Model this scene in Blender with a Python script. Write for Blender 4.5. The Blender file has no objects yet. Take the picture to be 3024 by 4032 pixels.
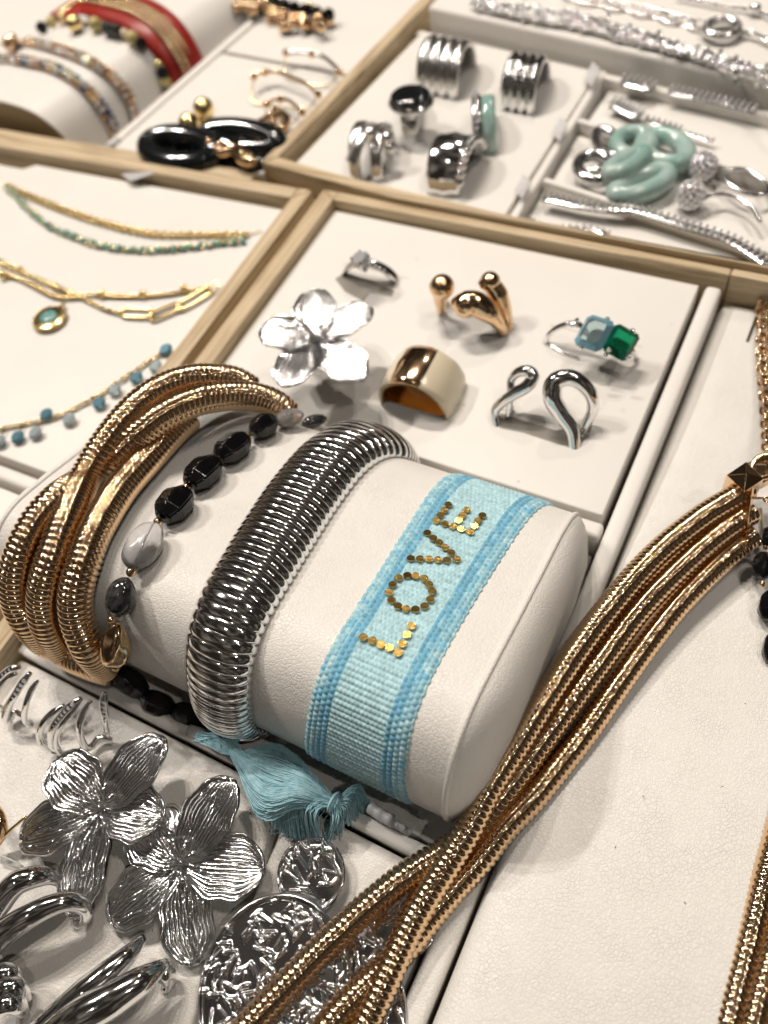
import bpy, bmesh, math, random
import numpy as np
from mathutils import Matrix, Vector
random.seed(7); rng = np.random.RandomState(7)
SC = bpy.context.scene
# 1 Blender unit = 1 cm
SC.unit_settings.system = 'METRIC'; SC.unit_settings.scale_length = 0.01

# ---------------------------------------------------------------- camera
CAMH = 17.0; FP = 3178*1659/3024; CX, CY = 829.5, 1106.2
RW = np.array([[0.88115993, 0.30995377, -0.35705159],
               [0.4453298, -0.79778909, 0.40646517],
               [-0.15886645, -0.51716653, -0.84101143]])
cam_d = bpy.data.cameras.new('camera'); cam = bpy.data.objects.new('camera', cam_d)
SC.collection.objects.link(cam); SC.camera = cam
cam_d.sensor_fit = 'VERTICAL'; cam_d.sensor_height = 36.0; cam_d.lens = 36.0*3178/4032
cam_d.clip_start = 0.1; cam_d.clip_end = 2000
X_, Y_, Z_ = RW[:, 0], -RW[:, 1], -RW[:, 2]
cam.matrix_world = Matrix(((X_[0], Y_[0], Z_[0], 0), (X_[1], Y_[1], Z_[1], 0), (X_[2], Y_[2], Z_[2], CAMH), (0, 0, 0, 1)))
cam_d.dof.use_dof = True; cam_d.dof.focus_distance = 16.2
cam_d.dof.aperture_fstop = cam_d.lens/1000/0.245

# ---------------------------------------------------------------- world + lamps
wd = bpy.data.worlds.new('World'); SC.world = wd; wd.use_nodes = True
nt = wd.node_tree; nt.nodes.clear()
wo = nt.nodes.new('ShaderNodeOutputWorld'); bg = nt.nodes.new('ShaderNodeBackground')
tc = nt.nodes.new('ShaderNodeTexCoord'); nz = nt.nodes.new('ShaderNodeTexNoise'); cr = nt.nodes.new('ShaderNodeValToRGB')
nz.inputs['Scale'].default_value = 2.4; nz.inputs['Detail'].default_value = 3
cr.color_ramp.elements[0].position = 0.50; cr.color_ramp.elements[0].color = (0.020, 0.016, 0.013, 1)
cr.color_ramp.elements[1].position = 0.74; cr.color_ramp.elements[1].color = (0.20, 0.175, 0.145, 1)
nt.links.new(tc.outputs['Generated'], nz.inputs['Vector']); nt.links.new(nz.outputs['Fac'], cr.inputs['Fac'])
nt.links.new(cr.outputs['Color'], bg.inputs['Color']); bg.inputs['Strength'].default_value = 1.0
nt.links.new(bg.outputs['Background'], wo.inputs['Surface'])

def lamp(x, y, z, w, r=2.0, col=(1, .895, .79), to=(-4, 8, 0)):
    d = bpy.data.lights.new('ceiling_spot_or_fill', 'AREA'); d.shape = 'DISK'; d.size = 2*r; d.energy = w; d.color = col
    o = bpy.data.objects.new('ceiling_spot_or_fill', d); SC.collection.objects.link(o)
    o.location = (x, y, z); v = Vector(to)-Vector((x, y, z)); o.rotation_euler = v.to_track_quat('-Z', 'Y').to_euler()
LW = 2.0
for i in range(3): lamp(-84+15*i, 70+3*i, 148, 29000*LW)
for i in range(2): lamp(34+16*i, 66-4*i, 165, 13500*LW)
for i in range(2): lamp(-105+4*i, 14+14*i, 118, 24000*LW, col=(1, .92, .84))
lamp(78, 0, 165, 15000*LW, col=(1, .92, .84), to=(2, 2, 0))
lamp(-40, 150, 150, 22000*LW, to=(-20, 25, 0))
lamp(-30, -70, 170, 2500*LW, r=5, col=(1, .93, .86))  # weak fill from the front, added besides the ceiling spots

SC.view_settings.view_transform = 'Standard'; SC.view_settings.look = 'None'
SC.view_settings.exposure = 0.0; SC.view_settings.gamma = 1.0
SC.render.engine = 'CYCLES'
SC.cycles.use_denoising = True; SC.cycles.caustics_reflective = False; SC.cycles.caustics_refractive = False
SC.cycles.sample_clamp_indirect = 3.0; SC.cycles.sample_clamp_direct = 0.0; SC.cycles.max_bounces = 8

# ---------------------------------------------------------------- measuring helpers: a point of the view -> a point of the place
def ray(u, v): return RW @ np.array([(u-CX)/FP, (v-CY)/FP, 1.0])
def W(u, v, z=0.0):
    d = ray(u, v); t = (z-CAMH)/d[2]; return np.array([d[0]*t, d[1]*t, z])
def WX(u, v, x):
    d = ray(u, v); t = x/d[0]; return np.array([x, d[1]*t, CAMH+d[2]*t])
def WY(u, v, y):
    d = ray(u, v); t = y/d[1]; return np.array([d[0]*t, y, CAMH+d[2]*t])
def zz(L, ox, oy, w):
    s = w/1659; return [((ox+p[0]*s)*.54861, (oy+p[1]*s)*.54861)+tuple(p[2:]) for p in L]
def PL(L, z=0.0): return [W(p[0], p[1], p[2] if len(p) > 2 else z) for p in L]
def nrm(v): v = np.asarray(v, float); return v/max(1e-9, np.linalg.norm(v))
def A(*v): return np.array(v, float)

def spline(pts, step=.1, closed=False):
    P = [np.asarray(p, float) for p in pts]
    if closed: P = [P[-1]]+P+[P[0], P[1]]
    else: P = [2*P[0]-P[1]]+P+[2*P[-1]-P[-2]]
    out = []
    for i in range(1, len(P)-2):
        n = max(2, int(np.linalg.norm(P[i+1]-P[i])/step*1.5)+1)
        for j in range(n):
            t = j/n; a, b, c, d = P[i-1], P[i], P[i+1], P[i+2]
            out.append(.5*((2*b)+(c-a)*t+(2*a-5*b+4*c-d)*t*t+(-a+3*b-3*c+d)*t**3))
    if not closed: out.append(P[-2])
    out = np.array(out)
    if closed: out = np.vstack([out, out[:1]])
    s = np.r_[0, np.cumsum(np.linalg.norm(np.diff(out, axis=0), axis=1))]
    n = max(3, int(round(s[-1]/step))+1); q = np.linspace(0, s[-1], n)
    r = np.stack([np.interp(q, s, out[:, k]) for k in range(out.shape[1])], 1)
    return r[:-1] if closed else r

# ---------------------------------------------------------------- materials
def M_(name, base, rough=.5, metal=0., bump=None, col2=None, cscale=3., coat=0., trans=0., ior=1.45, sheen=0., spec=.5, alpha=1.):
    m = bpy.data.materials.new(name); m.use_nodes = True; t = m.node_tree; p = t.nodes['Principled BSDF']
    p.inputs['Base Color'].default_value = (*base, 1); p.inputs['Roughness'].default_value = rough
    p.inputs['Metallic'].default_value = metal; p.inputs['IOR'].default_value = ior
    p.inputs['Coat Weight'].default_value = coat; p.inputs['Transmission Weight'].default_value = trans
    p.inputs['Sheen Weight'].default_value = sheen; p.inputs['Specular IOR Level'].default_value = spec
    p.inputs['Alpha'].default_value = alpha
    tc = t.nodes.new('ShaderNodeTexCoord'); 
    if col2:
        n = t.nodes.new('ShaderNodeTexNoise'); n.inputs['Scale'].default_value = cscale; n.inputs['Detail'].default_value = 4
        mx = t.nodes.new('ShaderNodeMix'); mx.data_type = 'RGBA'; mx.inputs['A'].default_value = (*base, 1); mx.inputs['B'].default_value = (*col2, 1)
        rp = t.nodes.new('ShaderNodeMapRange'); rp.inputs['From Min'].default_value = .38; rp.inputs['From Max'].default_value = .62
        t.links.new(tc.outputs['Object'], n.inputs['Vector']); t.links.new(n.outputs['Fac'], rp.inputs['Value'])
        t.links.new(rp.outputs['Result'], mx.inputs['Factor']); t.links.new(mx.outputs['Result'], p.inputs['Base Color'])
    if bump:
        kind, sc, dist = bump[:3]
        b = t.nodes.new('ShaderNodeBump'); b.inputs['Distance'].default_value = dist; b.inputs['Strength'].default_value = 1.0
        if kind == 'leather':
            n0 = t.nodes.new('ShaderNodeTexNoise'); n0.inputs['Scale'].default_value = sc*.5
            ad = t.nodes.new('ShaderNodeMixRGB'); ad.blend_type = 'ADD'; ad.inputs['Fac'].default_value = .12
            t.links.new(tc.outputs['Object'], n0.inputs['Vector']); t.links.new(tc.outputs['Object'], ad.inputs['Color1']); t.links.new(n0.outputs['Color'], ad.inputs['Color2'])
            v = t.nodes.new('ShaderNodeTexVoronoi'); v.feature = 'DISTANCE_TO_EDGE'; v.inputs['Scale'].default_value = sc
            v.inputs['Randomness'].default_value = 1.0
            r = t.nodes.new('ShaderNodeMapRange'); r.inputs['From Max'].default_value = .16; r.interpolation_type = 'SMOOTHSTEP'
            t.links.new(ad.outputs['Color'], v.inputs['Vector']); t.links.new(v.outputs['Distance'], r.inputs['Value'])
            # creases fade in and out
            n1 = t.nodes.new('ShaderNodeTexNoise'); n1.inputs['Scale'].default_value = 1.3; n1.inputs['Detail'].default_value = 5
            ml = t.nodes.new('ShaderNodeMath'); ml.operation = 'MULTIPLY'
            t.links.new(tc.outputs['Object'], n1.inputs['Vector'])
            t.links.new(r.outputs['Result'], ml.inputs[0]); t.links.new(n1.outputs['Fac'], ml.inputs[1]); t.links.new(ml.outputs[0], b.inputs['Height'])
        else:
            n = t.nodes.new('ShaderNodeTexNoise'); n.inputs['Scale'].default_value = sc; n.inputs['Detail'].default_value = 5
            t.links.new(tc.outputs['Object'], n.inputs['Vector']); t.links.new(n.outputs['Fac'], b.inputs['Height'])
        t.links.new(b.outputs['Normal'], p.inputs['Normal'])
    return m

def wood_mat(name, axis):
    m = M_(name, (.5, .37, .22), .55); t = m.node_tree; p = t.nodes['Principled BSDF']
    tc = t.nodes.new('ShaderNodeTexCoord'); mp = t.nodes.new('ShaderNodeMapping')
    mp.inputs['Scale'].default_value = (.12, 3, 3) if axis == 'x' else (3, .12, 3)
    n = t.nodes.new('ShaderNodeTexNoise'); n.inputs['Scale'].default_value = 2.2; n.inputs['Detail'].default_value = 8; n.inputs['Roughness'].default_value = .65
    r = t.nodes.new('ShaderNodeValToRGB'); e = r.color_ramp.elements
    e[0].position = .34; e[0].color = (.33, .235, .13, 1); e[1].position = .66; e[1].color = (.68, .56, .38, 1)
    k = e.new(.5); k.color = (.56, .44, .28, 1)
    b = t.nodes.new('ShaderNodeBump'); b.inputs['Distance'].default_value = .012
    t.links.new(tc.outputs['Object'], mp.inputs['Vector']); t.links.new(mp.outputs['Vector'], n.inputs['Vector'])
    t.links.new(n.outputs['Fac'], r.inputs['Fac']); t.links.new(r.outputs['Color'], p.inputs['Base Color'])
    t.links.new(n.outputs['Fac'], b.inputs['Height']); t.links.new(b.outputs['Normal'], p.inputs['Normal'])
    return m

LEATHER = M_('white_leatherette', (.79, .77, .73), .42, bump=('leather', 12.5, .009), col2=(.77, .75, .705), cscale=.5)
LEATHER_S = M_('white_leatherette_smooth', (.80, .78, .74), .45, bump=('leather', 14, .003), col2=(.785, .76, .715), cscale=.4)
SLOT = M_('slit_shadow_gap', (.66, .62, .55), .9)
DARKSLOT = M_('dark_gap', (.05, .035, .02), .9)
WOODX = wood_mat('pale_oak_x', 'x'); WOODY = wood_mat('pale_oak_y', 'y')
FELT = M_('brown_lining', (.16, .10, .055), .95)
SILVER = M_('polished_silver', (.88, .88, .88), .09, 1., bump=('noise', 3, .003))
SILVERD = M_('blackened_silver', (.78, .78, .79), .13, 1.)
PETAL = M_('etched_silver', (.80, .80, .81), .15, 1., bump=('noise', 16, .004))
SILVERR = M_('brushed_silver', (.80, .79, .78), .2, 1., bump=('noise', 14, .006))
ROSE = M_('rose_gold', (.83, .585, .36), .11, 1.)
ROSED = M_('rose_gold_deep', (.80, .55, .34), .13, 1.)
GOLD = M_('yellow_gold', (.90, .70, .34), .16, 1.)
SEQ = M_('gold_foil', (.72, .48, .14), .17, 1., bump=('noise', 22, .003))
BLACKB = M_('black_onyx', (.004, .004, .005), .09, 0, spec=.35, coat=.15)
GREYB = M_('grey_labradorite', (.012, .012, .014), .10, 0, col2=(.06, .06, .058), cscale=5, coat=.6)
CLEAR = M_('clear_quartz', (.94, .94, .95), .05, 0, trans=.82, ior=1.36, coat=.5, bump=('noise', 5, .02))
CRYST = M_('crystal', (.95, .96, 1.), .03, 0, trans=.7, ior=1.9)
CRYSTM = M_('crystal_foil', (.93, .94, .97), .05, .6)
BLUEG = M_('aqua_glass', (.66, .86, .90), .03, 0, trans=.85, ior=1.6)
BLUEG2 = M_('blue_glass', (.40, .62, .72), .04, 0, trans=.8, ior=1.6)
GREENG = M_('emerald_glass', (.02, .42, .20), .02, 0, trans=.85, ior=1.6)
LINING = M_('ring_lining', (.42, .25, .10), .2, 1.)
BLUED = M_('deep_blue_glass', (.20, .42, .52), .03, .3)
GREEND = M_('deep_green_glass', (.0, .10, .045), .03, .3)
BLUEF = M_('blue_crystal', (.22, .44, .56), .05, .55)
CLEARF = M_('pale_crystal', (.68, .80, .84), .04, .55)
CREAM = M_('cream_enamel', (.74, .65, .48), .18, 0, coat=.6)
MINT = M_('mint_resin', (.38, .64, .57), .16, 0, col2=(.66, .84, .79), cscale=1.1, trans=.35, coat=.5)
TURQ = M_('turquoise_enamel', (.11, .35, .33), .25, 0, coat=.4)
RED = M_('red_leather', (.33, .022, .014), .35, 0, bump=('noise', 6, .01))
YEL = M_('yellow_bead', (.55, .47, .20), .2, 0, coat=.4)
BLACKH = M_('black_resin', (.008, .010, .011), .08, 0, coat=.6)
PLASTIC = M_('clear_plastic', (.93, .93, .94), .25, 0, trans=.45, ior=1.3)
PLASTICW = M_('translucent_plastic', (.85, .85, .86), .3, 0, trans=.3)
THREAD = M_('aqua_thread', (.23, .46, .53), .6, 0, sheen=.4, bump=('noise', 30, .01), col2=(.35, .58, .65), cscale=7)
BROWNF = M_('taupe_board', (.34, .27, .17), .8)
TABLE = M_('dark_table', (.06, .045, .03), .6)

# ---------------------------------------------------------------- object helpers
ORG = {}
def tag(o, label=None, cat=None, group=None, kind=None):
    if label: o['label'] = label
    if cat: o['category'] = cat
    if group: o['group'] = group
    if kind: o['kind'] = kind
    return o
def thing(name, label, cat, loc, group=None):
    o = bpy.data.objects.new(name, None); SC.collection.objects.link(o); o.empty_display_size = .3
    o.location = tuple(loc); ORG[o] = np.asarray(loc, float); return tag(o, label, cat, group)
def mesh(name, V, F, mat, smooth=True):
    me = bpy.data.meshes.new(name); me.from_pydata([tuple(map(float, v)) for v in V], [], [tuple(map(int, f)) for f in F])
    for m in (mat if isinstance(mat, (list, tuple)) else [mat]): me.materials.append(m)
    if smooth: me.shade_smooth()
    me.update(); return me
class MB:
    def __init__(s): s.V = []; s.F = []; s.n = 0
    def add(s, V, F):
        V = np.asarray(V, float); s.V.append(V); s.F += [tuple(i+s.n for i in f) for f in F]; s.n += len(V); return s
    def tube(s, P, r, n=12, closed=False, up=(0, 0, 1), r2=None, caps=True):
        P = np.asarray(P, float); N = len(P)
        r = np.full(N, r) if np.isscalar(r) else np.asarray(r, float); rb = r if r2 is None else (np.full(N, r2) if np.isscalar(r2) else np.asarray(r2, float))
        if closed: T = np.roll(P, -1, 0)-np.roll(P, 1, 0)
        else: T = np.gradient(P, axis=0)
        T /= np.maximum(1e-9, np.linalg.norm(T, axis=1))[:, None]
        up = nrm(up); U = np.zeros_like(P); u = up-(up@T[0])*T[0]
        if np.linalg.norm(u) < 1e-3: u = np.cross(T[0], [1, .3, 0])
        u = nrm(u)
        for i in range(N):
            u = nrm(u-(u@T[i])*T[i]); U[i] = u
        S = np.cross(T, U)
        a = np.linspace(0, 2*np.pi, n, endpoint=False)
        V = P[:, None]+U[:, None]*(np.cos(a)[None, :, None]*r[:, None, None])+S[:, None]*(np.sin(a)[None, :, None]*rb[:, None, None])
        F = []
        for i in range(N if closed else N-1):
            i2 = (i+1) % N
            for j in range(n): F.append((i*n+j, i*n+(j+1) % n, i2*n+(j+1) % n, i2*n+j))
        if caps and not closed: F.append(tuple(range(n))[::-1]); F.append(tuple((N-1)*n+j for j in range(n)))
        return s.add(V.reshape(-1, 3), F)
    def ball(s, c, r, n=12, m=8, ax=None):
        # r scalar or 3; ax 3x3 rows = axes
        r = np.array([r]*3 if np.isscalar(r) else r, float); ax = np.eye(3) if ax is None else np.asarray(ax)
        V = [A(0, 0, 1)]
        for i in range(1, m):
            t = math.pi*i/m
            for j in range(n): V.append(A(math.sin(t)*math.cos(2*math.pi*j/n), math.sin(t)*math.sin(2*math.pi*j/n), math.cos(t)))
        V.append(A(0, 0, -1)); V = np.array(V)*r; V = V@ax+np.asarray(c, float)
        F = [(0, 1+j, 1+(j+1) % n) for j in range(n)]
        for i in range(m-2):
            for j in range(n): F.append((1+i*n+j, 1+(i+1)*n+j, 1+(i+1)*n+(j+1) % n, 1+i*n+(j+1) % n))
        L = 1+(m-1)*n; F += [(L, L-n+(j+1) % n, L-n+j) for j in range(n)]
        return s.add(V, F)
    def poly(s, P2, z0, z1):
        n = len(P2); V = [(p[0], p[1], z0) for p in P2]+[(p[0], p[1], z1) for p in P2]
        F = [tuple(range(n))[::-1], tuple(range(n, 2*n))]+[(i, (i+1) % n, n+(i+1) % n, n+i) for i in range(n)]
        return s.add(V, F)
    def build(s, name, mat, parent=None, smooth=True, label=None, kind=None, bevel=0, seg=2, org=None):
        V = np.vstack(s.V)
        o0 = ORG[parent] if parent is not None else (np.asarray(org, float) if org is not None else A(V[:, 0].mean(), V[:, 1].mean(), V[:, 2].min()))
        me = mesh(name, V-o0, s.F, mat, smooth)
        if bevel:
            bm = bmesh.new(); bm.from_mesh(me); bmesh.ops.recalc_face_normals(bm, faces=bm.faces)
            es = [e for e in bm.edges if len(e.link_faces) == 2 and e.calc_face_angle(0) > .6]
            bmesh.ops.bevel(bm, geom=es, offset=bevel, segments=seg, affect='EDGES', profile=.6, clamp_overlap=True)
            bm.to_mesh(me); bm.free()
            if smooth:
                me.shade_smooth()
                try: me.set_sharp_from_angle(angle=math.radians(50))
                except Exception: pass
        o = bpy.data.objects.new(name, me); SC.collection.objects.link(o)
        if parent is not None: o.parent = parent
        else: o.location = tuple(o0)
        ORG[o] = o0
        return tag(o, label=label, kind=kind)
def place(name, me, parent, M4):
    """share a mesh: M4 is the world matrix"""
    o = bpy.data.objects.new(name, me); SC.collection.objects.link(o)
    if parent is not None: o.parent = parent; M4 = Matrix.Translation(-Vector(ORG[parent]))@M4
    o.matrix_basis = M4; return o
def basis(c, x, y, z, s=1.):
    x, y, z = [np.asarray(q, float) for q in (x, y, z)]; s = (s, s, s) if np.isscalar(s) else s
    return Matrix(((x[0]*s[0], y[0]*s[1], z[0]*s[2], c[0]), (x[1]*s[0], y[1]*s[1], z[1]*s[2], c[1]), (x[2]*s[0], y[2]*s[1], z[2]*s[2], c[2]), (0, 0, 0, 1)))
def frame(zd, xd=(1, 0, 0)):
    z = nrm(zd); x = np.asarray(xd, float); x = x-(x@z)*z
    if np.linalg.norm(x) < 1e-3: x = np.cross(z, [0, 1, .2])
    x = nrm(x); return x, np.cross(z, x), z
def ellipse_pts(c, a, b, ra, rb, n=28, t0=0, t1=2*math.pi, closed=True):
    t = np.linspace(t0, t1, n, endpoint=not closed); a, b = nrm(a), nrm(b)
    return np.asarray(c)+np.cos(t)[:, None]*a*ra+np.sin(t)[:, None]*b*rb
def lnk(L, Wd, r, n=7, m=22):
    """oval chain link mesh data along local X, flat in XY"""
    t = np.linspace(0, 2*math.pi, m, endpoint=False)
    c, s = np.cos(t), np.sin(t)
    P = np.stack([np.sign(c)*np.abs(c)**.7*(L/2-r), np.sign(s)*np.abs(s)**.8*(Wd/2-r), 0*t], 1)
    return MB().tube(P, r, n, closed=True)
def chain(mb, P, L, Wd, r, m=12, n=5, twist=.5*math.pi, wob=.35):
    """links joined in one mesh along path P"""
    Q = spline(P, L*.78)
    for i in range(len(Q)-1):
        c = (Q[i]+Q[i+1])/2; x, y, z = frame(nrm(Q[i+1]-Q[i]), (0, 0, 1))
        ang = (i % 2)*twist+(rng.rand()-.5)*wob+.6
        e1 = math.cos(ang)*x+math.sin(ang)*y
        t = np.linspace(0, 2*math.pi, m, endpoint=False)
        pts = c+z*(np.cos(t)[:, None])*(L/2-r)+e1*(np.sin(t)[:, None])*(Wd/2-r)
        mb.tube(pts, r, n, closed=True, up=np.cross(z, e1))
    return mb
def ribs(P, r, pitch, depth=.12, sub=6, n=20, s0=0):
    """a snake tube of rounded rings"""
    Q = spline(P, pitch/sub); i = np.arange(len(Q)); ph = (i % sub)/sub
    return Q, 1-depth*np.abs(2*ph-1)**3

# ================================================================ the setting: table, trays, pads
MB().poly([(-70, -25), (30, -25), (30, 70), (-70, 70)], -3.6, -2.6).build('table_top', TABLE, smooth=False, kind='structure', label='dark shop table under the trays')

def prism_part(name, P2, z0, z1, mat, parent, bevel=.06, seg=2, **k):
    return MB().poly(P2, z0, z1).build(name, mat, parent, bevel=bevel, seg=seg, **k)
def rect(x0, y0, x1, y1): return [(x0, y0), (x1, y0), (x1, y1), (x0, y1)]

# --- near tray (rings, bangle cushion, earrings, necklace bust)
t1 = thing('display_tray', 'pale oak tray holding the ring pad, bracelet cushion and earrings in front', 'tray', (-14.4, 18.3, -2.5))
prism_part('side_wall', rect(-14.66, -9, -14.1, 18.56), -2.4, .33, WOODY, t1)
prism_part('rear_wall', [(-14.096, 18.17), (-1.56, 18.30), (-1.56, 18.56), (-14.096, 18.56)], -2.4, .33, WOODX, t1)
prism_part('rear_wall', [(-1.54, 18.30), (9, 18.42), (9, 18.72), (-1.54, 18.56)], -2.4, .345, WOODX, t1)
prism_part('base_board', rect(-14.09, -9, 9, 18.16), -2.5, -2.2, FELT, t1, bevel=0)
prism_part('divider', rect(-2.06, 1.9, -1.62, 18.12), -2.2, .03, LEATHER_S, t1, bevel=.16, seg=4)
prism_part('divider', rect(-14.05, 9.42, -2.12, 9.86), -2.2, .0, LEATHER_S, t1, bevel=.14, seg=4)
prism_part('divider', rect(-14.05, 1.30, -2.2, 1.62), -2.2, -.06, LEATHER_S, t1, bevel=.12, seg=4)
prism_part('divider', [(-2.3, -8), (-1.72, -8), (-1.66, 1.85), (-2.12, 1.85)], -2.2, -.02, LEATHER, t1, bevel=.16, seg=4)
# --- left tray
t0 = thing('display_tray', 'pale oak tray of fine gold chains and blue drop chain at left', 'tray', (-22, 11, -2.5))
prism_part('side_wall', [(-15.50, -6), (-14.97, -6), (-15.0, 18.38), (-15.53, 18.38)], -2.4, .35, WOODY, t0)
prism_part('rear_wall', [(-42, 17.0), (-15.54, 17.85), (-15.54, 18.36), (-42, 17.5)], -2.4, .35, WOODX, t0)
prism_part('base_board', rect(-42, -6, -15.6, 16.9), -2.5, -2.2, FELT, t0, bevel=0)
prism_part('divider', [(-40, 4.7), (-15.62, 5.2), (-15.62, 5.65), (-40, 5.15)], -2.2, .05, LEATHER_S, t0, bevel=.18, seg=4)
# --- rear right tray
t2 = thing('display_tray', 'pale oak tray of silver rings and mint earrings behind the ring pad', 'tray', (-10, 24, -2.5))
prism_part('front_wall', [(-17.42, 19.06), (-12, 18.60), (12, 18.75), (12, 19.0), (-1.5, 18.78), (-8, 18.80), (-13.7, 19.12), (-16.98, 19.47)], -2.2, .5, WOODX, t2)
prism_part('side_wall', [(-17.44, 19.09), (-16.97, 19.49), (-15.45, 34), (-15.95, 34)], -2.2, .5, WOODY, t2)
prism_part('base_board', [(-16.9, 19.5), (12, 19.1), (12, 40), (-14, 40)], -2.4, -2.1, FELT, t2, bevel=0)
# --- rear left tray (its front wall stands behind the left tray's wall)
t3 = thing('display_tray', 'oak tray with gold pieces and bracelet roll at the far left', 'tray', (-26, 26, -2.5))
prism_part('front_wall', [(-45, 17.6), (-17.6, 18.46), (-17.6, 18.9), (-45, 18.1)], -2.4, .20, WOODX, t3)
prism_part('base_board', [(-45, 18.2), (-17.7, 19), (-15.5, 40), (-45, 40)], -2.5, -2.2, FELT, t3, bevel=0)
prism_part('divider', [(-24.8, 18.95), (-24.4, 18.95), (-22.2, 36), (-22.6, 36)], -2.2, .02, LEATHER_S, t3, bevel=.12)

def mitre(a, b, z, par):
    a, b = A(*a), A(*b); n = nrm(A(-(b-a)[1], (b-a)[0]))*.014
    MB().poly([tuple(a-n), tuple(b-n), tuple(b+n), tuple(a+n)], z-.02, z+.004).build('mitre_joint', M_('joint_shadow', (.16, .11, .06), .9), par, smooth=False)
mitre((-14.63, 18.53), (-14.12, 18.19), .33, t1); mitre((-15.03, 18.34), (-15.50, 17.90), .35, t0); mitre((-17.38, 19.12), (-17.0, 19.44), .5, t2)

# --- pads
def pad(name, label, P2, z, mat=LEATHER_S, z0=-2.2, bevel=.05, cat='pad', grp=None, kind=None):
    o = MB().poly(P2, z0, z).build(name, mat, bevel=bevel, seg=3); return tag(o, label, cat, grp, kind)
pad('ring_pad', 'flat white ring pad holding six rings in the middle', rect(-14.03, 10.04, -2.24, 18.05), 0)
def slit(x, y, l, ang=0, par=None, w=.07):
    c, s = math.cos(ang), math.sin(ang)
    P2 = [(x+a*c-b*s, y+a*s+b*c) for a, b in ((-l/2, -w/2), (l/2, -w/2), (l/2, w/2), (-l/2, w/2))]
    MB().poly(P2, -.01, .006).build('slit', SLOT, par, smooth=False)
rp = [o for o in bpy.data.objects if o.name == 'ring_pad'][0]
for x, y, l in ((-11.4, 15.9, 2.3), (-7.75, 15.35, 2.3), (-4.3, 15.4, 2.6), (-10.6, 12.1, 2.2), (-7.75, 12.0, 2.2), (-4.5, 12.2, 2.4)): slit(x, y, l, 0, rp, .035)
def opening_shade(L, mat=None):
    P = [W(u, v, 0) for u, v in L]; MB().poly([(p[0], p[1]) for p in P], -.02, .004).build('slit_opening_shade', mat or SLOTD, rp, smooth=False)
SLOTD = M_('slit_shade', (.30, .28, .25), .9)  # flat grey sheets on the pad, painted as the shade inside the open slits
opening_shade([(724, 603), (740, 592), (800, 606), (852, 628), (846, 641), (800, 633), (785, 652), (745, 630)])
opening_shade([(1066, 908), (1082, 893), (1140, 912), (1200, 930), (1262, 922), (1282, 908), (1272, 945), (1240, 970), (1200, 958), (1130, 935), (1080, 925)])
pad('cushion_bed', 'white padded bed under the bracelet cushion', rect(-14.03, 1.70, -2.2, 9.36), -.75, LEATHER, bevel=.1)
pad('earring_pad', 'white pad under the claw hoops and flower earrings', [(-14.03, -8), (-5.15, -8), (-6.12, 1.22), (-14.03, 1.22)], -.3, LEATHER, bevel=.14)
pad('earring_pad', 'white pad under the hammered disc earrings', [(-5.0, -8), (-2.42, -8), (-2.28, 1.22), (-5.96, 1.22)], -.3, LEATHER, bevel=.14)
# joints stitched into the earring pad
# --- necklace bust: a wide board with rolled edges, rising towards the front
def bust():
    X = [-1.6, -1.57, -1.5, -1.38, -1.2, -.9, -.5, 0, 1, 2, 3.2, 4.5, 7]
    Yv = np.linspace(-8, 18.2, 60); V = []; F = []
    for y in Yv:
        k = min(1, max(0, (y-1)/14)); k = k*k*(3-2*k)
        zt = .34*(1-k)-.52*k; ed = -.08*(1-k)-.62*k
        for x in X:
            e = min(1, (x+1.6)/1.1); e = (1-(1-e)**2)**.5
            bul = .12*math.exp(-((x-2.5)/2.5)**2)*(1-k)
            V.append((x, y, (ed-.35)*(1-min(1, e*2.5))+(ed+(zt-ed)*e)*min(1, e*2.5)+bul))
    n = len(X)
    for i in range(len(Yv)-1):
        for j in range(n-1): F.append((i*n+j, i*n+j+1, (i+1)*n+j+1, (i+1)*n+j))
    o = MB().add(V, F).build('necklace_bust', LEATHER); m = o.modifiers.new('thick', 'SOLIDIFY'); m.thickness = .25; m.offset = -1
    ss = o.modifiers.new('ss', 'SUBSURF'); ss.levels = 1; ss.render_levels = 1
    return tag(o, 'broad white necklace board with grained surface filling the right side', 'board')
nb = bust()
MB().poly(rect(-.60, 16.9, -.53, 18.1), -.6, -.49).build('groove', DARKSLOT, nb, smooth=False)

# left tray pads
pad('chain_pad', 'glowing white pad under the gold chains in the left tray', [(-40, 5.4), (-15.68, 5.9), (-15.68, 17.62), (-26.9, 17.25), (-27.3, 16.9), (-40, 16.5)], 0)
pad('chain_pad', 'white pad below the blue drop chain at left edge', [(-40, -5), (-15.68, -5), (-15.68, 5.02), (-40, 4.5)], -.02)
# rear right tray pads
pad('ring_pad', 'blurred white ring pad holding six silver rings', [(-16.7, 19.65), (-8.55, 19.1), (-8.30, 27.1), (-15.75, 28.1)], 0)
pad('earring_tray', 'white compartment with curved crystal bar earrings, the rearmost', [(-7.9, 24.45), (4, 21.6), (4, 24.8), (-7.7, 27.0)], -.35, bevel=.1)
pad('earring_tray', 'white compartment with mint link earrings and crystal balls', [(-7.9, 21.35), (4, 18.95), (4, 21.3), (-7.9, 24.15)], -.35, bevel=.1)
pad('earring_tray', 'white compartment with long crystal strand, the nearest', [(-7.95, 19.15), (4, 19.05), (-7.9, 21.1)], -.35, bevel=.02)
def bar(pts, w, z0, z1, mat, par, name='divider'):
    a, b = A(*pts[0]), A(*pts[1]); n = nrm(A(-(b-a)[1], (b-a)[0]))*w/2
    return prism_part(name, [tuple(a-n), tuple(b-n), tuple(b+n), tuple(a+n)], z0, z1, mat, par, bevel=.08, seg=3)
bar([(-8.1, 27.2), (-8.25, 19.0)], .28, -2.1, .03, LEATHER_S, t2)
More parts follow.
